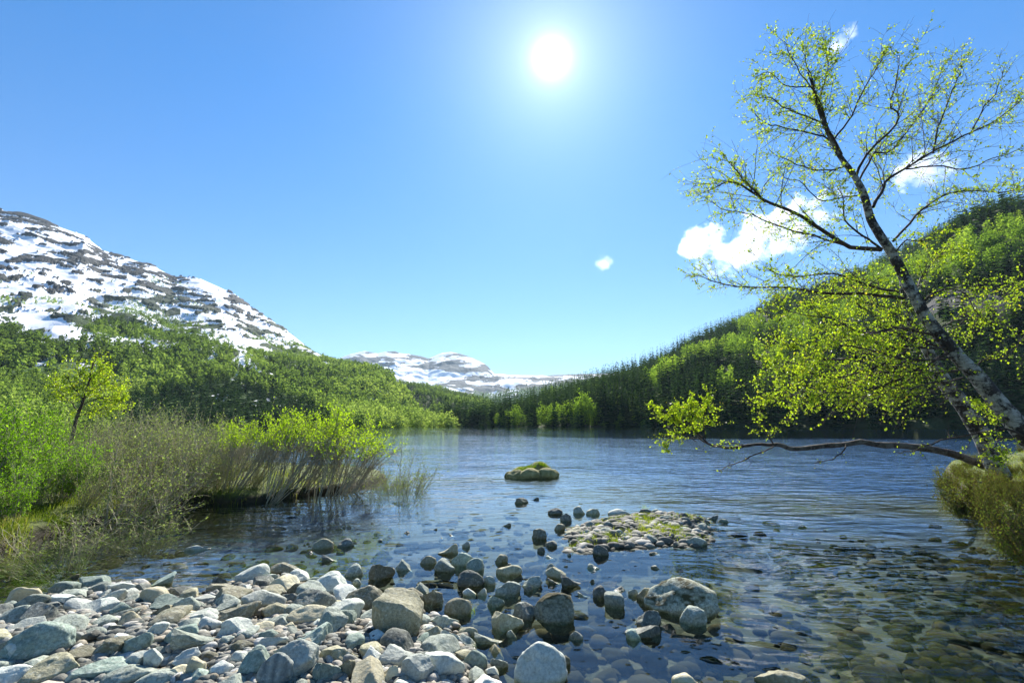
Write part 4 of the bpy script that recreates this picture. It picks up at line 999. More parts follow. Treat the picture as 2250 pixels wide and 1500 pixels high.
def leaves(P, size, slender, rng_, D=None):
    """folded leaf rhombs: two triangles each as one bent quad"""
    n = len(P); A = unit(rng_.normal(size=(n, 3)) + (0 if D is None else D * 1.2))
    B = unit(np.cross(A, rng_.normal(size=(n, 3)))); Nn = np.cross(A, B)
    s = size * rng_.uniform(0.35, 1.3, (n, 1)); w = s * slender
    q = np.stack([P, P + A * s * .5 + B * w + Nn * w * .35, P + A * s, P + A * s * .5 - B * w + Nn * w * .35], 1)
    return q.reshape(-1, 3)
def leaf_mesh(name, V, mat, tone):
    return mesh_np(name, V, np.arange(len(V)).reshape(-1, 4), mat, {'tone': np.repeat(tone, 4)})
class Plant:
    def __init__(s): s.W = []; s.F = []; s.n = 0; s.L = []; s.T = []
    def wood(s, P, R, sides=4):
        V, Fc = tubes(P, R, sides); s.W.append(V); s.F.append(Fc + s.n); s.n += len(V)
    def leaf(s, V, t): s.L.append(V); s.T.append(t)
    def build(s, root, wmat, lmat, wname='stems', lname='foliage'):
        link(wname, mesh_np(wname, np.concatenate(s.W), np.concatenate(s.F), wmat, smooth=True), root)
        if s.L: link(lname, leaf_mesh(lname, np.concatenate(s.L), lmat, np.concatenate(s.T)), root)
def bark(name, a, b, sc=20):
    m = MT(name); p = m.pos(); c = m.ramp(m.noise(p, sc, 5, 0.7), [(0.3, a), (0.7, b)]); return m.done(m.pbr(c, 0.8, m.bump(m.noise(p, sc * 3, 4), 0.5, 0.004)))
M_twig = bark('willow_twig_bark', (0.20, 0.17, 0.11), (0.42, 0.38, 0.26))
M_grey = bark('grey_twig_bark', (0.20, 0.17, 0.10), (0.48, 0.43, 0.28))
M_red = bark('heather_twig_bark', (0.09, 0.05, 0.03), (0.24, 0.15, 0.09))
L_grey = leaf_mat('grey_willow_leaf', [(0, (0.10, 0.13, 0.04)), (0.5, (0.21, 0.27, 0.09)), (1, (0.36, 0.43, 0.18))], 0.45)
L_yel = leaf_mat('yellow_green_willow_leaf', [(0, (0.15, 0.25, 0.015)), (0.5, (0.29, 0.44, 0.025)), (1, (0.44, 0.56, 0.06))], 0.55, (1.25, 1.25, 0.5))
L_bri = leaf_mat('bright_green_willow_leaf', [(0, (0.08, 0.16, 0.012)), (0.5, (0.18, 0.33, 0.02)), (1, (0.30, 0.46, 0.04))], 0.55, (1.2, 1.3, 0.5))
L_low = leaf_mat('bilberry_leaf', [(0, (0.11, 0.07, 0.04)), (0.35, (0.12, 0.11, 0.04)), (0.7, (0.12, 0.16, 0.035)), (1, (0.20, 0.27, 0.05))], 0.45)
L_bir = leaf_mat('young_birch_leaf', [(0, (0.14, 0.20, 0.015)), (0.5, (0.32, 0.42, 0.025)), (0.85, (0.48, 0.55, 0.04)), (1, (0.55, 0.45, 0.06))], 0.58, (1.2, 1.3, 0.5), gloss=0.03)

def shrub(kind, seed):
    """unit-height willow shrub; lean along +x"""
    r = np.random.default_rng(seed); pl = Plant()
    cfg = {'bare':   dict(m=24, lean=0.42, spread=0.60, tw=11, tl=0.30, lv=9, size=0.026, sl=0.32, lo=0.12, sub=2),
           'yellow': dict(m=26, lean=0.42, spread=0.52, tw=13, tl=0.20, lv=11, size=0.027, sl=0.28, lo=0.52, sub=3),
           'bright': dict(m=34, lean=0.12, spread=0.50, tw=16, tl=0.22, lv=10, size=0.030, sl=0.28, lo=0.22, sub=2),
           'low':    dict(m=60, lean=0.0, spread=0.95, tw=10, tl=0.30, lv=9, size=0.040, sl=0.42, lo=0.15, sub=2)}[kind]
    m = cfg['m']
    a = r.uniform(0, 6.28, m); rad = r.uniform(0, 0.14, m)
    P0 = np.stack([np.cos(a) * rad, np.sin(a) * rad, -0.05 + 0 * a], 1)
    D = unit(np.stack([np.cos(a) * cfg['spread'] * r.uniform(0.2, 1, m) + cfg['lean'], np.sin(a) * cfg['spread'] * r.uniform(0.2, 1, m), r.uniform(0.7, 1.0, m)], 1))
    L = r.uniform(0.62, 1.05, m)
    S = curve_from(P0, D, L, 9, 0.10, 0.06, r)
    pl.wood(S, np.linspace(1, 0.35, 9)[None] * r.uniform(0.0045, 0.0085, (m, 1)), 4)
    k = cfg['tw']; idx = np.repeat(np.arange(m), k); f = r.uniform(cfg['lo'], 0.98, m * k); j = (f * 8).astype(int); fr_ = (f * 8 - j)[:, None]
    Q = S[idx, j] * (1 - fr_) + S[idx, np.minimum(j + 1, 8)] * fr_; T = unit(S[idx, np.minimum(j + 1, 8)] - S[idx, j])
    D2 = unit(T + r.normal(size=T.shape) * 0.55 + [0, 0, 0.15]); L2 = cfg['tl'] * r.uniform(0.35, 1.1, m * k)
    S2 = curve_from(Q, D2, L2, 5, 0.18, 0.05, r)
    pl.wood(S2, np.linspace(1, 0.45, 5)[None] * r.uniform(0.0019, 0.0030, (m * k, 1)), 3)
    n2 = len(S2); sb = cfg['sub']; i3 = np.repeat(np.arange(n2), sb); j3 = r.integers(1, 5, n2 * sb)
    D3 = unit(unit(S2[i3, 4] - S2[i3, 0]) + r.normal(size=(n2 * sb, 3)) * 0.6); S3 = curve_from(S2[i3, j3], D3, cfg['tl'] * r.uniform(0.2, 0.55, n2 * sb), 4, 0.15, 0.03, r)
    pl.wood(S3, np.linspace(1, 0.5, 4)[None] * np.full((n2 * sb, 1), 0.0014), 3)
    lv = cfg['lv']; i4 = np.repeat(np.arange(len(S3)), max(1, lv // 2)); PL = S3[i4, r.integers(0, 4, len(i4))]
    i5 = np.repeat(np.arange(n2), lv // 2); PL2 = S2[i5, r.integers(1, 5, len(i5))]
    PL = np.concatenate([PL, PL2])
    if kind == 'bare': PL = PL[r.uniform(size=len(PL)) < 0.55]
    if kind == 'yellow': PL = PL[r.uniform(size=len(PL)) < sstep(0.55, 0.80, PL[:, 2])]
    D5 = unit(r.normal(size=PL.shape) + [0, 0, 0.8]); pl.leaf(leaves(PL, cfg['size'], cfg['sl'], r, D5), np.clip(r.normal(0.5, 0.22, len(PL)), 0, 1))
    return pl
SHRUB_NAME = {'bare': 'bare_willow_shrub', 'yellow': 'yellow_willow_shrub', 'bright': 'green_willow_shrub', 'low': 'bilberry_shrub'}
SH_MAT = {'bare': (M_grey, L_grey), 'yellow': (M_twig, L_yel), 'bright': (M_twig, L_bri), 'low': (M_red, L_low)}
shp = {}
for kd in SHRUB_NAME:
    for v in range(3):
        root = empty(SHRUB_NAME[kd]); shrub(kd, 400 + v * 7 + ord(kd[0])).build(root, *SH_MAT[kd]); shp[kd, v] = [root, False]
PL_REC = []; VC = {}
def put_shrub(kd, px, py, top, sx=1.0, lab=None, rot=None, lift=0.0, hmul=1.0):
    """base seen at pixel (px, py); top pixel row"""
    P = on_z(px, py, 0.22); z = float(ground_z(P[:1], P[1:2])[0])
    d = on_y(px, top, P[1]); h = max(0.25, (d[2] - z) * 0.98) * hmul
    VC[kd] = VC.get(kd, -1) + 1; v = VC[kd] % 3; root, us = shp[kd, v]
    o = copy_tree(root) if us else root; shp[kd, v][1] = True
    o.location = (P[0], P[1], z - 0.02 + lift); o.scale = (h * sx, h * sx, h)
    o.rotation_euler = (0, 0, rot if rot is not None else random.uniform(-0.5, 0.5))
    PL_REC.append([kd, px, py, o, lab]); return o
for px, py, top in [(510, 1066, 935), (545, 1076, 915), (590, 1066, 908), (632, 1076, 912), (665, 1068, 900), (700, 1064, 897), (735, 1066, 910), (772, 1060, 928)]:
    put_shrub('yellow', px - 38, py, top, 0.9)
for px, py, top in [(-120, 1080, 900), (-40, 1120, 900), (20, 1060, 892), (70, 1050, 905), (-60, 1060, 885), (115, 1046, 930)]:
    put_shrub('bright', px, py, top, 0.95, rot=random.uniform(0, 6))
for px, py, top in [(60, 1120, 985), (130, 1110, 960), (200, 1090, 1015), (20, 1150, 1010)]: put_shrub('bright', px, py, top, 0.9, rot=random.uniform(0, 6))
for px, py, top in [(-50, 1130, 1040), (70, 1120, 1030), (180, 1112, 1000), (255, 1115, 980), (315, 1100, 960), (375, 1086, 960), (430, 1078, 970), (480, 1074, 985),
                    (170, 1050, 915), (215, 1052, 912), (260, 1050, 905), (305, 1048, 905), (350, 1050, 915), (395, 1052, 920), (440, 1050, 925), (480, 1050, 930), (240, 1080, 935), (300, 1078, 930), (360, 1075, 935), (420, 1072, 945), (190, 1085, 945), (150, 1078, 950),
                    (90, 1085, 960), (40, 1095, 970), (-10, 1110, 975), (330, 1025, 905), (270, 1025, 900), (400, 1025, 912), (210, 1025, 912), (460, 1025, 920), (530, 1040, 950)]:
    put_shrub('bare', px, py, top, 1.05)
for px, py, top in [(560, 1070, 1010), (810, 1056, 1020), (840, 1052, 1025)]: put_shrub('bare', px, py, top, 1.0)
# tangled low brush hanging over the edge
for px, py, top in [(150, 1160, 1128), (330, 1120, 1090)]: put_shrub('bare', px, py, top, 1.7, rot=-1.2 + random.uniform(-.5, .5))
o = put_shrub('bare', 885, 1058, 985, 0.75, 'thin leafless shrub standing in the water off the spit tip')
# right bank
for px, py, top in [(2060, 1046, 1015), (2080, 1036, 1000), (2105, 1030, 994), (2130, 1026, 990), (2080, 1040, 1005), (2110, 1062, 1005), (2130, 1090, 1025), (2150, 1045, 1000), (2165, 1075, 1010), (2180, 1115, 1040), (2200, 1060, 1000), (2215, 1095, 1020), (2225, 1140, 1060), (2245, 1070, 1000), (2255, 1115, 1030),
                    (2290, 1085, 1005), (2290, 1150, 1060), (2330, 1120, 1010), (2150, 1120, 1060), (2195, 1150, 1085), (2245, 1175, 1100), (2290, 1195, 1110), (2100, 1088, 1040), (2240, 1045, 990), (2300, 1050, 985), (2350, 1170, 1040), (2330, 1070, 990), (2205, 1120, 1050), (2140, 1014, 975), (2180, 1004, 965), (2225, 1000, 960), (2270, 998, 955), (2110, 1020, 990), (2320, 1000, 950)]:
    put_shrub('low', px + 25, py - (18 if py > 1105 else 0), top + 14, 0.8, rot=random.uniform(0, 6))
kl = {'bare': ('grey-brown bare willow shrub on the left spit', 'bare willow shrubs on the left spit'), 'yellow': ('yellow-green willow shrub leaning right on the left spit', 'yellow-green willows on the left spit'),
      'bright': ('bright green leafy willow shrub at the far left', 'bright green willows at the left edge'), 'low': ('low olive and rust shrub on the right bank', 'low shrubs on the right bank')}
for kd in kl:
    L = sorted([q for q in PL_REC if q[0] == kd], key=lambda q: q[1])
    for i, q in enumerate(L):
        side = 'left' if i < len(L) / 2 else 'right'; k = i + 1 if side == 'left' else len(L) - i
        suf = {1: 'st', 2: 'nd', 3: 'rd'}.get(k % 10 if k not in (11, 12, 13) else 0, 'th')
        q[3]['category'] = 'shrub'; q[3]['group'] = kl[kd][1]
        q[3]['label'] = q[4] or (f'{kl[kd][0]}, {k}{suf} from the {side}' if k > 1 else f'{kl[kd][0]}, the one farthest {side}')

# ---- grass (stuff)
def grass(name, pts, h0, h1, mat, label, lean=0.25):
    n = len(pts); a = pr.uniform(0, 6.28, n); h = pr.uniform(h0, h1, n)
    d = np.stack([np.cos(a), np.sin(a)], 1) * (h * pr.uniform(0.1, 0.9, n))[:, None] + [lean * h0, 0]
    w = np.stack([-np.sin(a), np.cos(a)], 1) * pr.uniform(0.002, 0.0045, n)[:, None]
    def lv(t, ww): 
        c = pts.copy(); c[:, :2] += d * t ** 1.7; c[:, 2] += h * t * (1 - 0.25 * t); L_, R_ = c.copy(), c.copy(); L_[:, :2] -= w * ww; R_[:, :2] += w * ww; return L_, R_
    L = [lv(0, 1), lv(0.55, 0.8), lv(1, 0.15)]
    V = np.stack([L[0][0], L[0][1], L[1][1], L[1][0], L[2][1], L[2][0]], 1).reshape(-1, 3)
    b = (np.arange(n) * 6)[:, None]; Fc = np.concatenate([b + [0, 1, 2, 3], b + [3, 2, 4, 5]])
    t = np.clip(pr.uniform(0, 1, n) * 0.6 + 0.4 * (0.5 + fbm(pts[:, 0] / 0.5, pts[:, 1] / 0.5, 0, 2, 120)), 0, 1)
    o = link(name, mesh_np(name, V, Fc, mat, {'tone': np.repeat(t, 6)})); tag(o, label, 'grass', kind='stuff'); return o
G_grass = leaf_mat('bank_grass', [(0, (0.05, 0.09, 0.01)), (0.4, (0.13, 0.19, 0.02)), (0.65, (0.22, 0.26, 0.04)), (0.85, (0.34, 0.30, 0.12)), (1, (0.48, 0.40, 0.22))], 0.45)
def pts_in(poly, n, x0, x1, y0, y1, edge=0.0, dens=None):
    q = np.array([on_z(a, b, 0.1)[:2] for a, b in zip(pr.uniform(x0, x1, n), pr.uniform(y0, y1, n))])
    k = sdf_raw(poly, q[:, 0], q[:, 1]) > edge; q = q[k]
    if dens is not None: q = q[pr.uniform(size=len(q)) < dens(q[:, 0], q[:, 1])]
    return np.column_stack([q, ground_z(q[:, 0], q[:, 1]) - 0.005])
cl = lambda x, y: np.clip(0.25 + 1.3 * fbm(x / 0.45, y / 0.45, 0, 3, 121), 0.04, 1)
grass('spit_grass', pts_in(SPIT, 130000, -60, 870, 1025, 1255, 0.02, cl), 0.06, 0.22, G_grass, 'mossy green and straw coloured grass on the left spit')
grass('right_bank_grass', pts_in(RBANK, 40000, 2030, 2400, 990, 1260, 0.03, cl), 0.05, 0.16, G_grass, 'green grass among the low shrubs of the right bank')
G_islet = leaf_mat('islet_grass', [(0, (0.10, 0.15, 0.02)), (0.5, (0.24, 0.30, 0.04)), (1, (0.42, 0.42, 0.12))], 0.5)
cl2 = lambda x, y: np.clip(-0.15 + 2.4 * fbm(x / 0.5, y / 0.5, 0, 3, 124), 0, 1)
q1 = pts_in(ISLET, 22000, 1230, 1580, 1125, 1215, -0.02, cl2)
def patch(cx, cy, rx, ry, n):
    a = pr.uniform(0, 6.28, n); r_ = np.sqrt(pr.uniform(0, 1, n)); q = np.array([on_z(cx + rx * r * math.cos(t), cy + ry * r * math.sin(t), 0.03)[:2] for t, r in zip(a, r_)])
    return np.column_stack([q, np.maximum(ground_z(q[:, 0], q[:, 1]), -0.05)])
q2 = np.concatenate([patch(1415, 1142, 26, 12, 1300), patch(1440, 1160, 40, 9, 1300), patch(1475, 1168, 38, 8, 900), patch(1515, 1133, 30, 5, 700), patch(1330, 1181, 12, 4, 250), patch(1285, 1193, 8, 4, 150), patch(1345, 1190, 14, 4, 200), patch(1415, 1108, 12, 3, 40), patch(1370, 1135, 20, 3, 150), patch(1035, 1330, 10, 7, 60)])
grass('islet_grass', np.concatenate([q1, q2]), 0.03, 0.11, G_islet, 'pale green grass tufts between the stones of the islet')

# ---- tussock rock in the lake
c = on_z(1168, 1050, 0.0); th_d = float((c - [0, 0, CAM_H]) @ _F); tw = 106 * th_d / F_PX; thh = 27 * th_d / F_PX
root = empty('tussock_rock', (c[0], c[1] + tw * 0.30, 0.0))
mt = MT('mossy_tussock'); pp = mt.pos(); cc = mt.ramp(mt.noise(pp, 7, 6, 0.7), [(0.3, (0.13, 0.12, 0.04)), (0.5, (0.30, 0.27, 0.11)), (0.7, (0.46, 0.42, 0.21))])
M_tus = mt.done(mt.pbr(cc, 0.9, mt.bump(mt.noise(pp, 40, 5, 0.75), 1.0, 0.03)))
k1 = th_d / F_PX
for li, (dx, dy, w_, h_) in enumerate([(0, 0.05, 92, 24), (22, 0.02, 50, 36), (-33, -0.28, 42, 20), (-4, -0.33, 52, 24), (32, -0.30, 48, 25), (50, -0.12, 26, 19), (-48, -0.12, 24, 15), (-20, 0.25, 50, 22)]):
    V, Fc = rock_verts(770 + li, 4, 5, 0.35, 0.05)
    V = V * [w_ * k1 / 2, w_ * k1 * 0.36, h_ * k1 * 0.62]; V[:, :2] *= (1.05 - 0.25 * np.clip(V[:, 2:3] / (h_ * k1), 0, 1))
    o = link('mossy_stone', mesh_np('mossy_stone', V, Fc, M_tus, smooth=True), root); o.location = (dx * k1, dy * tw, h_ * k1 * 0.30)
Nf = 3600; gx_ = pr.normal(0.02, 0.20, Nf) * tw; gy_ = pr.normal(-0.02, 0.13, Nf) * tw
topz = (20 + 13 * np.exp(-((gx_ / k1 - 24) / 20) ** 2) - 9 * (np.abs(gx_ / k1) / 48) ** 2 - 40 * (gy_ / tw) ** 2) * k1 * 0.92
kp = (np.abs(gx_) < 0.46 * tw) & (fbm(gx_ * 5, gy_ * 5, 0, 3, 8) > -0.22) & (np.abs(gy_) < 0.26 * tw)
cen = np.stack([gx_, gy_, topz - 0.02], 1)[kp]
hb = pr.uniform(0.03, 0.13, len(cen)) * pr.uniform(0.5, 1, len(cen)); aa = pr.uniform(0, 6.28, len(cen)); dd = np.stack([np.cos(aa) * .6, np.sin(aa) * .6, np.ones(len(cen))], 1) * hb[:, None]; ww = np.stack([-np.sin(aa), np.cos(aa), aa * 0], 1) * 0.005
Vq = np.stack([cen - ww, cen + ww, cen + dd + ww * .2, cen + dd - ww * .2], 1).reshape(-1, 3)
G_tus = leaf_mat('tussock_grass', [(0, (0.05, 0.10, 0.01)), (0.6, (0.13, 0.22, 0.02)), (1, (0.30, 0.30, 0.06))], 0.5)
link('grass_cap', mesh_np('grass_cap', Vq, np.arange(len(Vq)).reshape(-1, 4), G_tus, {'tone': np.repeat(pr.uniform(0, 1, len(cen)), 4)}), root)
tag(root, 'mossy rock topped with green grass alone in the blue lake', 'rock')

# ================================================================== THE BIRCHES
def birch_bark(name='birch_bark'):
    m = MT(name); p = m.pos()
    st = m.n('ShaderNodeVectorMath', operation='MULTIPLY'); st.inputs[1].default_value = (1.0, 1.0, 1.3); m.l(p, st.inputs[0]); q = st.outputs[0]
    white = m.ramp(m.noise(p, 14, 5, 0.7), [(0.3, (0.22, 0.20, 0.16)), (0.6, (0.42, 0.40, 0.34)), (0.8, (0.60, 0.58, 0.52))])
    lent = m.n('ShaderNodeVectorMath', operation='MULTIPLY'); lent.inputs[1].default_value = (6, 6, 60); m.l(p, lent.inputs[0])
    w2 = m.mix(m.math('MULTIPLY', m.ramp(m.noise(lent.outputs[0], 1.0, 3, 0.6), [(0.60, 0.0), (0.66, 1.0)]), 0.8), white, (0.05, 0.04, 0.035))
    scar = m.ramp(m.noise(q, 3.4, 6, 0.78), [(0.47, 0.0), (0.54, 1.0)])
    dk = m.ramp(m.noise(p, 22, 5, 0.7), [(0.3, (0.012, 0.010, 0.009)), (0.7, (0.07, 0.055, 0.045))])
    c = m.mix(scar, w2, dk)
    thin = m.attr('thin'); c = m.mix(thin, c, m.ramp(m.noise(p, 9, 4), [(0.3, (0.035, 0.024, 0.018)), (0.7, (0.11, 0.08, 0.06))]))
    h = m.math('ADD', m.math('MULTIPLY', scar, 0.7), m.noise(p, 30, 6, 0.75))
    return m.done(m.pbr(c, 0.75, m.bump(h, 0.9, 0.02), 0.25))
M_bb = birch_bark()
def smooth_path(pts, n):
    """Catmull-Rom through pts (k,d) -> (n,d)"""
    p = np.asarray(pts, float); p = np.vstack([2 * p[0] - p[1], p, 2 * p[-1] - p[-2]]); k = len(p) - 3
    t = np.linspace(0, k - 1e-6, n); i = t.astype(int); f = (t - i)[:, None]
    a, b, c_, d = p[i], p[i + 1], p[i + 2], p[i + 3]
    return 0.5 * ((2 * b) + (-a + c_) * f + (2 * a - 5 * b + 4 * c_ - d) * f ** 2 + (-a + 3 * b - 3 * c_ + d) * f ** 3)
def px_path(rows, Y0, Y1, n=24, wpx=None):
    """rows (px, py, width px); depth runs Y0..Y1 along it"""
    k = len(rows); Y = np.linspace(Y0, Y1, k); P = np.array([on_y(r[0], r[1], y) for r, y in zip(rows, Y)])
    d = np.array([(p - [0, 0, CAM_H]) @ _F for p in P]); R = np.array([r[2] for r in rows]) / 2 * d / F_PX
    q = smooth_path(np.column_stack([P, R]), n); return q[:, :3], np.maximum(q[:, 3], 0.004)
def trunk_mesh(P, R, sides=20, rough=0.06, thin=0.0):
    V, Fc = tubes(P[None], R[None], sides)
    C_ = np.repeat(P, sides, 0); D = V - C_; f = 1 + rough * fbm(V[:, 0] * 5, V[:, 1] * 5, V[:, 2] * 3, 4, 200) * 2.2
    th = np.repeat(sstep(0.055, 0.02, R), sides) if thin == 0 else np.full(len(V), thin)
    return C_ + D * f[:, None], Fc, th
class Tree:
    def __init__(s, seed): s.r = np.random.default_rng(seed); s.bw = Plant(); s.thin = []
    def limb(s, P, R, dens=1.0, leafy=(0.12, 1.0), sec=0.85, bias=(0, 0, 0.1), leafn=1.0, lsize=0.039, ter=1.0):
        r = s.r; n = len(P)
        P = P.copy(); L = np.linalg.norm(np.diff(P, axis=0), axis=1).sum()
        jit = np.stack([fbm(np.arange(n) * .45, k * 9.1, L, 2, 31) for k in range(3)], 1) * 0.05 * min(1, L / 2); jit[0] = 0; P = P + jit
        R = R * 0.60; s.bw.wood(P[None], R[None], 7)
        m = int(max(4, L * 10.5 * dens)); f = leafy[0] + (leafy[1] - leafy[0]) * (np.arange(m) + r.uniform(0, 1, m)) / m
        j = np.minimum((f * (n - 1)).astype(int), n - 2); fr_ = (f * (n - 1) - j)[:, None]; Q = P[j] * (1 - fr_) + P[j + 1] * fr_; T = unit(P[j + 1] - P[j])
        D = unit(T * r.uniform(0.5, 1.2, (m, 1)) + r.normal(size=(m, 3)) * [0.75, 0.75, 0.6] + np.array(bias)); L2 = 1.45 * sec * r.uniform(0.25, 1.0, m) * (1 - 0.45 * f)
        S2 = curve_from(Q, D, L2, 7, 0.20, -0.04, r); r2 = np.minimum(np.interp(f, np.linspace(0, 1, n), R) * 0.5, 0.011) * r.uniform(0.6, 1, m)
        s.bw.wood(S2, np.maximum(np.linspace(1, 0.35, 7)[None] * r2[:, None], 0.0022), 4)
        k3 = int(8 * ter) or 1; i3 = np.repeat(np.arange(m), k3); f3 = r.uniform(0.15, 1, m * k3); j3 = np.minimum((f3 * 6).astype(int), 5)
        T3 = unit(S2[i3, j3 + 1] - S2[i3, j3]); D3 = unit(T3 * 0.8 + r.normal(size=T3.shape) * 0.7 + np.array(bias) * .6); L3 = L2[i3] * r.uniform(0.2, 0.6, m * k3) + 0.04
        S3 = curve_from(S2[i3, j3], D3, L3, 5, 0.22, -0.05, r); s.bw.wood(S3, np.linspace(1, 0.5, 5)[None] * np.full((m * k3, 1), 0.0024), 3)
        nl = r.poisson(5.6 * leafn * (0.35 + 1.3 * r.uniform(0, 1, len(S3)) ** 1.5)); i4 = np.repeat(np.arange(len(S3)), nl); fl = r.uniform(0.15, 1.02, len(i4)) * 4; j4 = np.clip(fl.astype(int), 0, 3); ff = (fl - j4)[:, None]
        PL = S3[i4, j4] * (1 - ff) + S3[i4, j4 + 1] * ff
        nl2 = r.poisson(1.6 * leafn, m); i5 = np.repeat(np.arange(m), nl2); PL = np.concatenate([PL, S2[i5, r.integers(2, 7, len(i5))]])
        if len(PL): s.bw.leaf(leaves(PL, lsize, 0.42, r, unit(r.normal(size=PL.shape) + [0, 0, -.2])), np.clip(r.normal(0.48, 0.24, len(PL)), 0, 1))
    def path(s, rows, Y0, Y1, **kw): P, R = px_path(rows, Y0, Y1, 18); s.limb(P, R, **kw)
# --- main leaning birch -------------------------------------------------------------------
T = Tree(5); YB = 9.0
tr = [(2420, 1085, 92), (2340, 1030, 78), (2265, 962, 68), (2215, 905, 60), (2165, 850, 55), (2110, 790, 47), (2070, 742, 42), (2030, 690, 38), (2000, 628, 36), (1968, 575, 33), (1945, 530, 30), (1918, 478, 27), (1886, 412, 22), (1855, 355, 17), (1818, 285, 13), (1796, 215, 9), (1778, 158, 4)]
P, R = px_path(tr, YB, YB, 90); R = R * 0.62
P = P + np.stack([fbm(np.arange(90) * .12, 3.3, 0, 2, 5), fbm(np.arange(90) * .12, 8.3, 0, 2, 5), 0 * P[:, 0]], 1) * 0.07
V, Fc, th = trunk_mesh(P, R)
zg = float(ground_z(P[:1, 0], P[:1, 1])[0]); bx = P[0]
big = empty('leaning_birch', (bx[0], bx[1], min(bx[2], zg) - 0.05))
off = np.array(big.location)
link('trunk', mesh_np('trunk', V - off, Fc, M_bb, {'thin': th}, smooth=True), big)
LB = (-0.25, 0, 0.10); RB_ = (0.15, 0, 0.35)
W = lambda pts, w0, w1: [(x, y, w0 + (w1 - w0) * i / (len(pts) - 1)) for i, (x, y) in enumerate(pts)]
T.path(W([(1936, 548), (1860, 540), (1804, 504), (1748, 472), (1680, 444), (1658, 424), (1622, 400), (1585, 402), (1556, 420)], 17, 3), YB, YB - 0.6, sec=1.0, bias=LB)
T.path(W([(1680, 444), (1656, 420), (1628, 390), (1605, 360), (1588, 335)], 7, 2), YB - 0.3, YB - 0.9, sec=0.6, bias=(-.3, 0, .3))
T.path(W([(1860, 540), (1800, 520), (1730, 505), (1650, 470), (1600, 465), (1565, 440)], 8, 2), YB, YB + 0.9, sec=0.8, bias=(-.3, 0, -.05))
T.path(W([(1985, 655), (1900, 645), (1800, 645), (1720, 633), (1640, 630), (1570, 618), (1530, 600)], 13, 2), YB, YB + 0.8, sec=0.75, bias=(-.3, 0, .08), leafn=0.8)
T.path(W([(1975, 640), (1900, 625), (1820, 600), (1750, 610), (1690, 590)], 9, 2), YB, YB - 1.2, sec=0.8, bias=LB, leafn=1.0)
T.path(W([(2048, 735), (1980, 720), (1900, 735), (1830, 700), (1760, 690), (1710, 670)], 11, 2), YB, YB - 1.0, sec=0.95, bias=(-.2, 0, .1), leafn=1.4)
T.path(W([(2060, 745), (1990, 760), (1900, 775), (1830, 790), (1760, 770), (1705, 740)], 11, 2), YB, YB + 0.6, sec=0.95, bias=(-.2, 0, .1), leafn=1.4)
T.path(W([(2060, 760), (1990, 745), (1930, 700), (1870, 660), (1820, 650)], 9, 2), YB, YB + 1.4, sec=0.95, bias=(-.1, 0, .15), leafn=1.4)
T.path(W([(2095, 785), (2010, 790), (1930, 775), (1840, 760), (1780, 800), (1710, 790)], 10, 2), YB, YB - 1.5, sec=0.9, bias=(-.2, 0, .0), leafn=1.4)
T.path(W([(2085, 765), (2010, 765), (1920, 810), (1830, 830), (1770, 815), (1700, 830)], 10, 2), YB, YB - 0.4, sec=0.9, bias=(-.2, 0, -.05), leafn=1.5)
T.path(W([(2090, 772), (2000, 815), (1920, 822), (1850, 850), (1780, 858), (1700, 876)], 11, 2), YB, YB + 0.4, sec=0.8, bias=(-.2, 0, -.12), leafn=1.4)
T.path(W([(2105, 815), (2020, 818), (1950, 845), (1880, 862), (1820, 862), (1760, 885)], 11, 2), YB, YB - 0.8, sec=0.7, bias=(-.2, 0, -.1), leafn=1.3)
T.path(W([(2115, 830), (2060, 840), (2010, 850), (1960, 858), (1900, 880)], 8, 2), YB, YB - 1.4, sec=0.55, bias=(-.2, 0, -.1), leafn=0.5)
T.path(W([(2120, 850), (2070, 865), (2030, 862), (1995, 876), (1960, 858)], 6, 2), YB - .3, YB - 0.9, sec=0.35, bias=(-.2, 0, .1), leafn=0.25)
T.path(W([(1962, 530), (2006, 476), (2042, 448), (2090, 425), (2150, 418), (2215, 420), (2240, 405)], 9, 2), YB, YB + 0.9, sec=0.75, bias=RB_, leafn=0.8)
T.path(W([(1918, 455), (1940, 415), (1970, 382), (2050, 336), (2130, 296), (2210, 250), (2255, 212)], 12, 2), YB, YB + 0.7, sec=0.95, bias=RB_, leafn=0.8)
T.path(W([(1990, 372), (2060, 365), (2120, 372), (2180, 350), (2235, 330)], 6, 2), YB + .1, YB - 0.9, sec=0.7, bias=(.2, 0, .05), leafn=0.6)
T.path(W([(1882, 385), (1902, 340), (1962, 280), (1974, 248), (1958, 232), (1970, 170), (1978, 120)], 10, 2), YB, YB - 0.8, sec=0.85, bias=(.05, 0, .4), leafn=0.85)
T.path(W([(2050, 336), (2060, 280), (2085, 220), (2108, 165), (2115, 120)], 7, 2), YB + .3, YB + 0.4, sec=0.75, bias=(.15, 0, .45), leafn=0.8)
T.path(W([(2130, 296), (2160, 240), (2190, 200), (2205, 155)], 5, 2), YB + .5, YB + 0.2, sec=0.6, bias=(.15, 0, .4), leafn=0.7)
T.path(W([(1886, 400), (1920, 340), (1960, 330), (2020, 260), (2055, 200), (2075, 140)], 8, 2), YB, YB + 1.3, sec=0.8, bias=(.1, 0, .4), leafn=0.9)
T.path(W([(1850, 340), (1810, 276), (1770, 256), (1730, 240), (1690, 215), (1660, 210)], 8, 2), YB, YB - 0.5, sec=0.75, bias=(-.3, 0, .15), leafn=1.1)
T.path(W([(1840, 320), (1790, 295), (1720, 280), (1680, 270), (1650, 240)], 7, 2), YB, YB + 0.8, sec=0.75, bias=(-.3, 0, .05), leafn=1.1)
T.path(W([(1858, 365), (1830, 372), (1782, 372), (1730, 352), (1690, 330)], 7, 2), YB, YB - 0.7, sec=0.7, bias=(-.3, 0, .0), leafn=1.0)
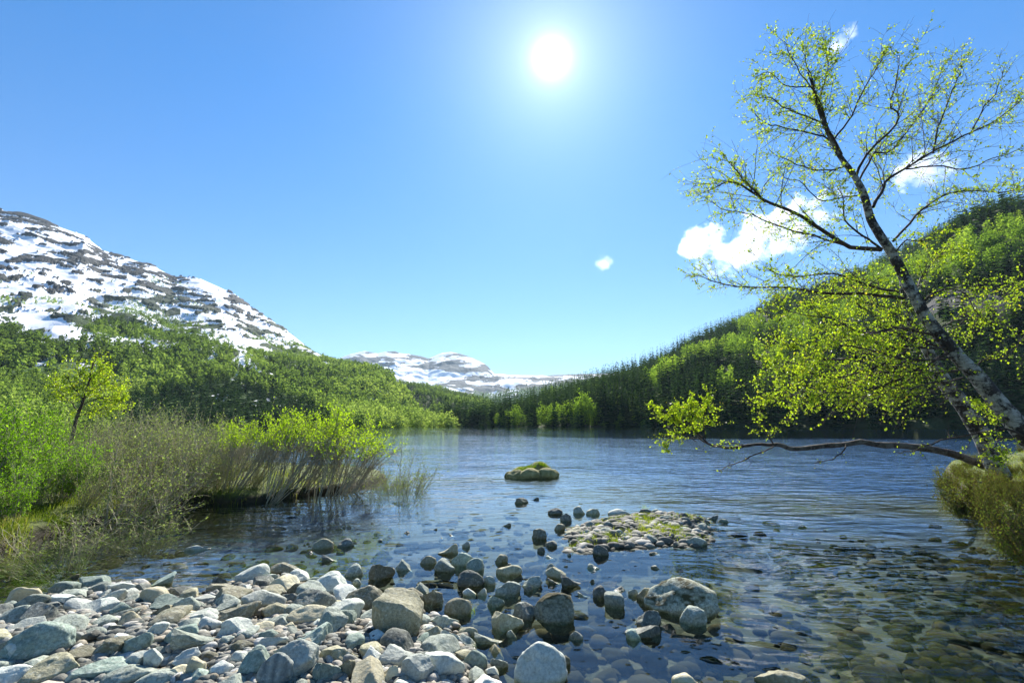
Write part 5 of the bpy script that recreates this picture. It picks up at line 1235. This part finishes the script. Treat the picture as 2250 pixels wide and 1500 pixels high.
T.path(W([(1934, 545), (1890, 516), (1854, 480), (1854, 440), (1840, 410)], 9, 2), YB, YB - 0.9, sec=0.7, bias=(-.1, 0, .3), leafn=1.0)
T.path(W([(1815, 280), (1800, 220), (1820, 150), (1815, 115), (1805, 85)], 6, 2), YB, YB + 0.5, sec=0.7, bias=(0, 0, .3), leafn=1.3)
T.path(W([(1796, 215), (1765, 170), (1740, 130), (1725, 90)], 5, 2), YB, YB - 0.4, sec=0.6, bias=(-.2, 0, .2), leafn=1.3)
T.path(W([(1790, 190), (1730, 190), (1690, 160), (1660, 170)], 5, 2), YB, YB + 0.3, sec=0.6, bias=(-.2, 0, .0), leafn=1.3)
T.path(W([(1830, 310), (1870, 250), (1900, 190), (1930, 145), (1938, 115)], 7, 2), YB, YB - 0.2, sec=0.8, bias=(.05, 0, .4), leafn=0.9)
T.path(W([(1905, 440), (1870, 430), (1800, 440), (1760, 400), (1720, 390)], 6, 2), YB, YB + 1.0, sec=0.8, bias=(-.2, 0, .1), leafn=0.8)
T.path(W([(2136, 812), (2160, 792), (2200, 788), (2235, 760), (2262, 728)], 6, 2), YB, YB - 0.6, sec=0.5, bias=(.2, 0, .2), leafn=0.5)
T.path(W([(2060, 725), (2100, 700), (2150, 690), (2200, 660), (2240, 640)], 6, 2), YB, YB + 0.9, sec=0.8, bias=(.15, 0, .2), leafn=1.2)
T.path(W([(2020, 665), (2060, 640), (2110, 640), (2150, 690), (2180, 720)], 6, 2), YB, YB - 0.9, sec=0.75, bias=(.15, 0, .1), leafn=1.1)
T.path(W([(2010, 640), (2030, 600), (2070, 560), (2120, 540)], 6, 2), YB, YB + 1.0, sec=0.7, bias=(.1, 0, .3), leafn=1.2)
T.path(W([(1960, 560), (1990, 530), (2020, 530), (2070, 520)], 6, 2), YB, YB - 0.8, sec=0.6, bias=(.1, 0, .3), leafn=1.0)
T.path(W([(2245, 955), (2200, 942), (2130, 955), (2060, 970), (2020, 985), (1985, 992)], 8, 3), YB - .2, YB + 0.2, sec=0.35, bias=(0, 0, .2), leafn=0.15, dens=0.6)
T.path(W([(2200, 942), (2175, 925), (2160, 900), (2150, 880)], 4, 2), YB - .2, YB - 0.5, sec=0.35, bias=(0, 0, .2), leafn=0.8, dens=1.6)
T.path(W([(2230, 960), (2200, 965), (2180, 990), (2190, 1010)], 4, 2), YB - .2, YB - 0.5, sec=0.35, bias=(0, 0, .0), leafn=0.8, dens=1.6)
T.path(W([(1818, 285), (1796, 215), (1775, 150), (1765, 115)], 8, 2), YB, YB, sec=0.7, bias=(0, 0, .25), leafn=1.2, dens=1.3)
T.path(W([(1850, 350), (1825, 300), (1800, 230)], 8, 4), YB, YB + .1, sec=0.9, bias=(0, 0, .1), leafn=0.9, dens=1.3)
Wd, Fd = np.concatenate(T.bw.W), np.concatenate(T.bw.F)
link('branches', mesh_np('branches', Wd - off, Fd, M_bb, {'thin': np.ones(len(Wd))}, smooth=True), big)
LV = np.concatenate(T.bw.L); log('birch leaves', len(LV) // 4)
link('leaves', leaf_mesh('leaves', LV - off, L_bir, np.concatenate(T.bw.T)), big)
tag(big, 'tall birch with patchy white bark leaning left over the water from the right bank', 'birch tree')
# --- the slimmer birch behind it ---------------------------------------------------------
T = Tree(9); Y2 = 10.2
P, R = px_path([(2202, 1052, 40), (2180, 1010, 36), (2150, 945, 34), (2112, 885, 32), (2078, 842, 29), (2052, 795, 24), (2030, 755, 20), (1998, 700, 15), (1985, 650, 10), (1978, 600, 6), (1970, 560, 3)], Y2, Y2 - 0.2, 60)
V, Fc, th = trunk_mesh(P, R, 16); slim = empty('slim_birch', tuple(P[0])); off = P[0]
link('trunk', mesh_np('trunk', V - off, Fc, M_bb, {'thin': th}, smooth=True), slim)
T.path(W([(2070, 830), (2000, 830), (1930, 850), (1870, 835), (1800, 840)], 8, 2), Y2, Y2 + 0.6, sec=0.7, bias=LB, leafn=1.5)
T.path(W([(2050, 790), (1980, 790), (1900, 750), (1850, 730), (1800, 740)], 8, 2), Y2, Y2 + 0.9, sec=0.8, bias=LB, leafn=1.6)
T.path(W([(2030, 755), (1980, 700), (1930, 670), (1880, 680)], 6, 2), Y2, Y2 + 0.5, sec=0.8, bias=LB, leafn=1.6)
T.path(W([(2000, 705), (1960, 650), (1920, 620), (1880, 610)], 5, 2), Y2, Y2 - 0.5, sec=0.7, bias=LB, leafn=1.5)
T.path(W([(2080, 845), (2030, 862), (1990, 850), (1960, 870)], 5, 2), Y2, Y2 - 0.5, sec=0.4, bias=LB, leafn=0.3)
Wd, Fd = np.concatenate(T.bw.W), np.concatenate(T.bw.F)
link('branches', mesh_np('branches', Wd - off, Fd, M_bb, {'thin': np.ones(len(Wd))}, smooth=True), slim)
link('leaves', leaf_mesh('leaves', np.concatenate(T.bw.L) - off, L_bir, np.concatenate(T.bw.T)), slim)
tag(slim, 'slimmer birch rising behind the big leaning birch on the right bank', 'birch tree')
# --- limb stretching low over the water ---------------------------------------------------
T = Tree(13); Y3 = 10.6
P, R = px_path([(2165, 1025, 26), (2110, 1000, 24), (2050, 988, 21), (1980, 980, 19), (1920, 975, 17), (1870, 971, 16), (1800, 982, 15), (1740, 984, 13), (1705, 974, 11), (1650, 978, 9), (1600, 985, 8), (1560, 976, 6), (1530, 955, 4), (1520, 930, 3)], Y3, Y3 - 1.0, 60)
P = P + np.stack([0 * P[:, 0], 0 * P[:, 0], fbm(np.arange(60) * .3, 3.3, 0, 3, 5)], 1) * 0.05
R = R * 0.72; V, Fc, th = trunk_mesh(P, R, 12, 0.12, 0.75); low = empty('low_birch_limb', tuple(P[0])); off = P[0]
link('stem', mesh_np('stem', V - off, Fc, M_bb, {'thin': th}, smooth=True), low)
kw = dict(sec=0.38, ter=1.2, dens=1.5)
T.path(W([(1560, 978), (1530, 950), (1515, 915), (1520, 890)], 5, 2), Y3 - .9, Y3 - 1.1, leafn=1.9, bias=(0, 0, .3), **kw)
T.path(W([(1545, 960), (1500, 935), (1475, 915), (1455, 900)], 4, 2), Y3 - .9, Y3 - 0.7, leafn=1.9, bias=(-.1, 0, .3), **kw)
T.path(W([(1550, 970), (1545, 930), (1550, 905), (1565, 890)], 4, 2), Y3 - .9, Y3 - 1.3, leafn=1.6, bias=(.1, 0, .3), **kw)
T.path(W([(1530, 970), (1500, 955), (1475, 965), (1465, 985)], 3, 2), Y3 - .9, Y3 - 1.1, leafn=0.9, bias=(-.1, 0, 0), **kw)
T.path(W([(1700, 976), (1680, 950), (1665, 920), (1680, 895), (1690, 880)], 5, 2), Y3 - .8, Y3 - 1.0, leafn=0.6, bias=(.1, 0, .2), **kw)
T.path(W([(1700, 980), (1660, 1000), (1610, 1020), (1580, 1035)], 5, 2), Y3 - .8, Y3 - 1.1, leafn=0.05, bias=(-.1, 0, 0), sec=0.25, dens=0.5)
T.path(W([(1860, 975), (1845, 1000), (1815, 1012), (1790, 1018)], 5, 2), Y3 - .5, Y3 - .8, leafn=0.05, bias=(-.1, 0, 0), sec=0.25, dens=0.6)
T.path(W([(1640, 980), (1610, 975), (1590, 975), (1560, 985)], 4, 2), Y3 - .8, Y3 - 1.3, leafn=0.3, bias=(-.1, 0, 0), sec=0.3, dens=0.6)
Wd, Fd = np.concatenate(T.bw.W), np.concatenate(T.bw.F)
link('branches', mesh_np('branches', Wd - off, Fd, M_bb, {'thin': np.ones(len(Wd))}, smooth=True), low)
link('leaves', leaf_mesh('leaves', np.concatenate(T.bw.L) - off, L_bir, np.concatenate(T.bw.T)), low)
tag(low, 'dark crooked birch stem stretching level over the water with a leafy end', 'tree')
# --- young birch on the left spit ----------------------------------------------------------
T = Tree(17); Y4 = 13.0
P, R = px_path([(150, 1015, 9), (158, 965, 8), (168, 920, 7), (183, 880, 5), (192, 850, 4), (200, 820, 3), (204, 795, 1.5)], Y4, Y4, 40)
V, Fc, th = trunk_mesh(P, R, 8, 0.05, 0.9); yb = empty('young_birch', tuple(P[0])); off = P[0]
link('trunk', mesh_np('trunk', V - off, Fc, M_bb, {'thin': th}, smooth=True), yb)
kw = dict(sec=0.50, ter=1.0, dens=1.4, lsize=0.05)
for pts, dy in [([(175, 905), (150, 880), (130, 860), (118, 848)], .4), ([(180, 890), (215, 875), (245, 880), (272, 882)], -.5), ([(185, 880), (160, 850), (145, 825)], -.4), ([(190, 860), (220, 845), (245, 850), (262, 862)], .5),
                ([(192, 850), (175, 825), (165, 803)], .3), ([(196, 835), (220, 815), (235, 805)], -.3), ([(200, 820), (205, 800), (212, 790)], .2), ([(170, 915), (200, 905), (235, 898), (258, 900)], .3), ([(190, 860), (200, 840), (222, 800)], .6), ([(183, 880), (200, 860), (240, 830)], -.6)]:
    T.path(W(pts, 4, 1.5), Y4, Y4 + dy, leafn=0.9, bias=(0.02, 0, .25), **kw)
Wd, Fd = np.concatenate(T.bw.W), np.concatenate(T.bw.F)
link('branches', mesh_np('branches', Wd - off, Fd, M_bb, {'thin': np.ones(len(Wd))}, smooth=True), yb)
link('leaves', leaf_mesh('leaves', np.concatenate(T.bw.L) - off, L_bir, np.concatenate(T.bw.T)), yb)
tag(yb, 'young birch with yellow-green leaves standing above the bare shrubs at left', 'birch tree')
# ================================================================== HAZE
HAZE = 0.00006
hv = np.array([[x, y, z] for x in (-2350, 2350) for y in (-400, 5600) for z in (-20, 860)], float)
hx = mesh_np('haze', hv, np.array([[0, 1, 3, 2], [4, 6, 7, 5], [0, 4, 5, 1], [2, 3, 7, 6], [0, 2, 6, 4], [1, 5, 7, 3]]), [], None)
hm = bpy.data.materials.new('haze_air'); hm.use_nodes = True; ht = hm.node_tree; ht.nodes.clear()
ho = ht.nodes.new('ShaderNodeOutputMaterial'); hp = ht.nodes.new('ShaderNodeVolumePrincipled')
hp.inputs['Color'].default_value = (0.62, 0.82, 1.0, 1); hp.inputs['Density'].default_value = HAZE; hp.inputs['Anisotropy'].default_value = 0.15
ht.links.new(hp.outputs[0], ho.inputs['Volume']); hx.materials.append(hm)
tag(link('haze', hx), kind='stuff')

# ================================================================== CLOUDS (above and beyond the haze)
def cloud_mat(seed, dens, soft):
    m = MT('cloud'); m.t.nodes.remove(m.out); m.out = m.n('ShaderNodeOutputMaterial')
    tc = m.n('ShaderNodeTexCoord').outputs['Object']
    ln = m.n('ShaderNodeVectorMath', operation='LENGTH'); m.l(tc, ln.inputs[0])
    g = m.pos(); ad = m.n('ShaderNodeVectorMath', operation='ADD'); ad.inputs[1].default_value = (seed * 531.0, seed * 97.0, 0); m.l(g, ad.inputs[0])
    nz = m.noise(ad.outputs[0], 0.007, 6, 0.66)
    v = m.math('ADD', m.math('SUBTRACT', 0.62, ln.outputs['Value']), m.math('MULTIPLY', m.math('SUBTRACT', nz, 0.5), 3.6))
    d = m.math('MULTIPLY', m.ramp(v, [(0.0, 0.0), (soft, 1.0)]), dens)
    pv = m.n('ShaderNodeVolumePrincipled'); pv.inputs['Color'].default_value = (1, 1, 1, 1); pv.inputs['Anisotropy'].default_value = 0.6
    m.l(d, pv.inputs['Density']); m.l(pv.outputs[0], m.out.inputs['Volume'])
    m.m.cycles.volume_step_rate = 0.35
    return m.m
for i, (cx, cy, w, h, rot, dens, soft, lab) in enumerate([
    (1690, 512, 340, 110, -24, 0.010, 0.6, 'largest white cloud stretching behind the birch branches'),
    (1542, 525, 95, 62, -25, 0.012, 0.6, 'small puff just left of the largest cloud'),
    (2025, 372, 150, 80, -10, 0.008, 0.7, 'mid-sized cloud behind the right side of the birch crown'),
    (1842, 97, 60, 42, -35, 0.004, 0.9, 'faint wisp of cloud behind the top of the birch'),
    (1328, 580, 40, 22, 10, 0.006, 0.9, 'tiny wispy cloud alone in the sky over the valley gap')]):
    c = on_y(cx, cy, 4000.0); dd = float((c - [0, 0, CAM_H]) @ _F)
    V, Fc = ICO[3]
    o = link('cloud', mesh_np('cloud', V, Fc, cloud_mat(i + 1, dens, soft)))
    o.scale = (w / 2 * dd / F_PX * 1.25, 220, h / 2 * dd / F_PX * 1.25); o.location = tuple(c); o.rotation_euler = (0, math.radians(rot), 0)
    tag(o, lab, 'cloud', group='clouds in the sky')
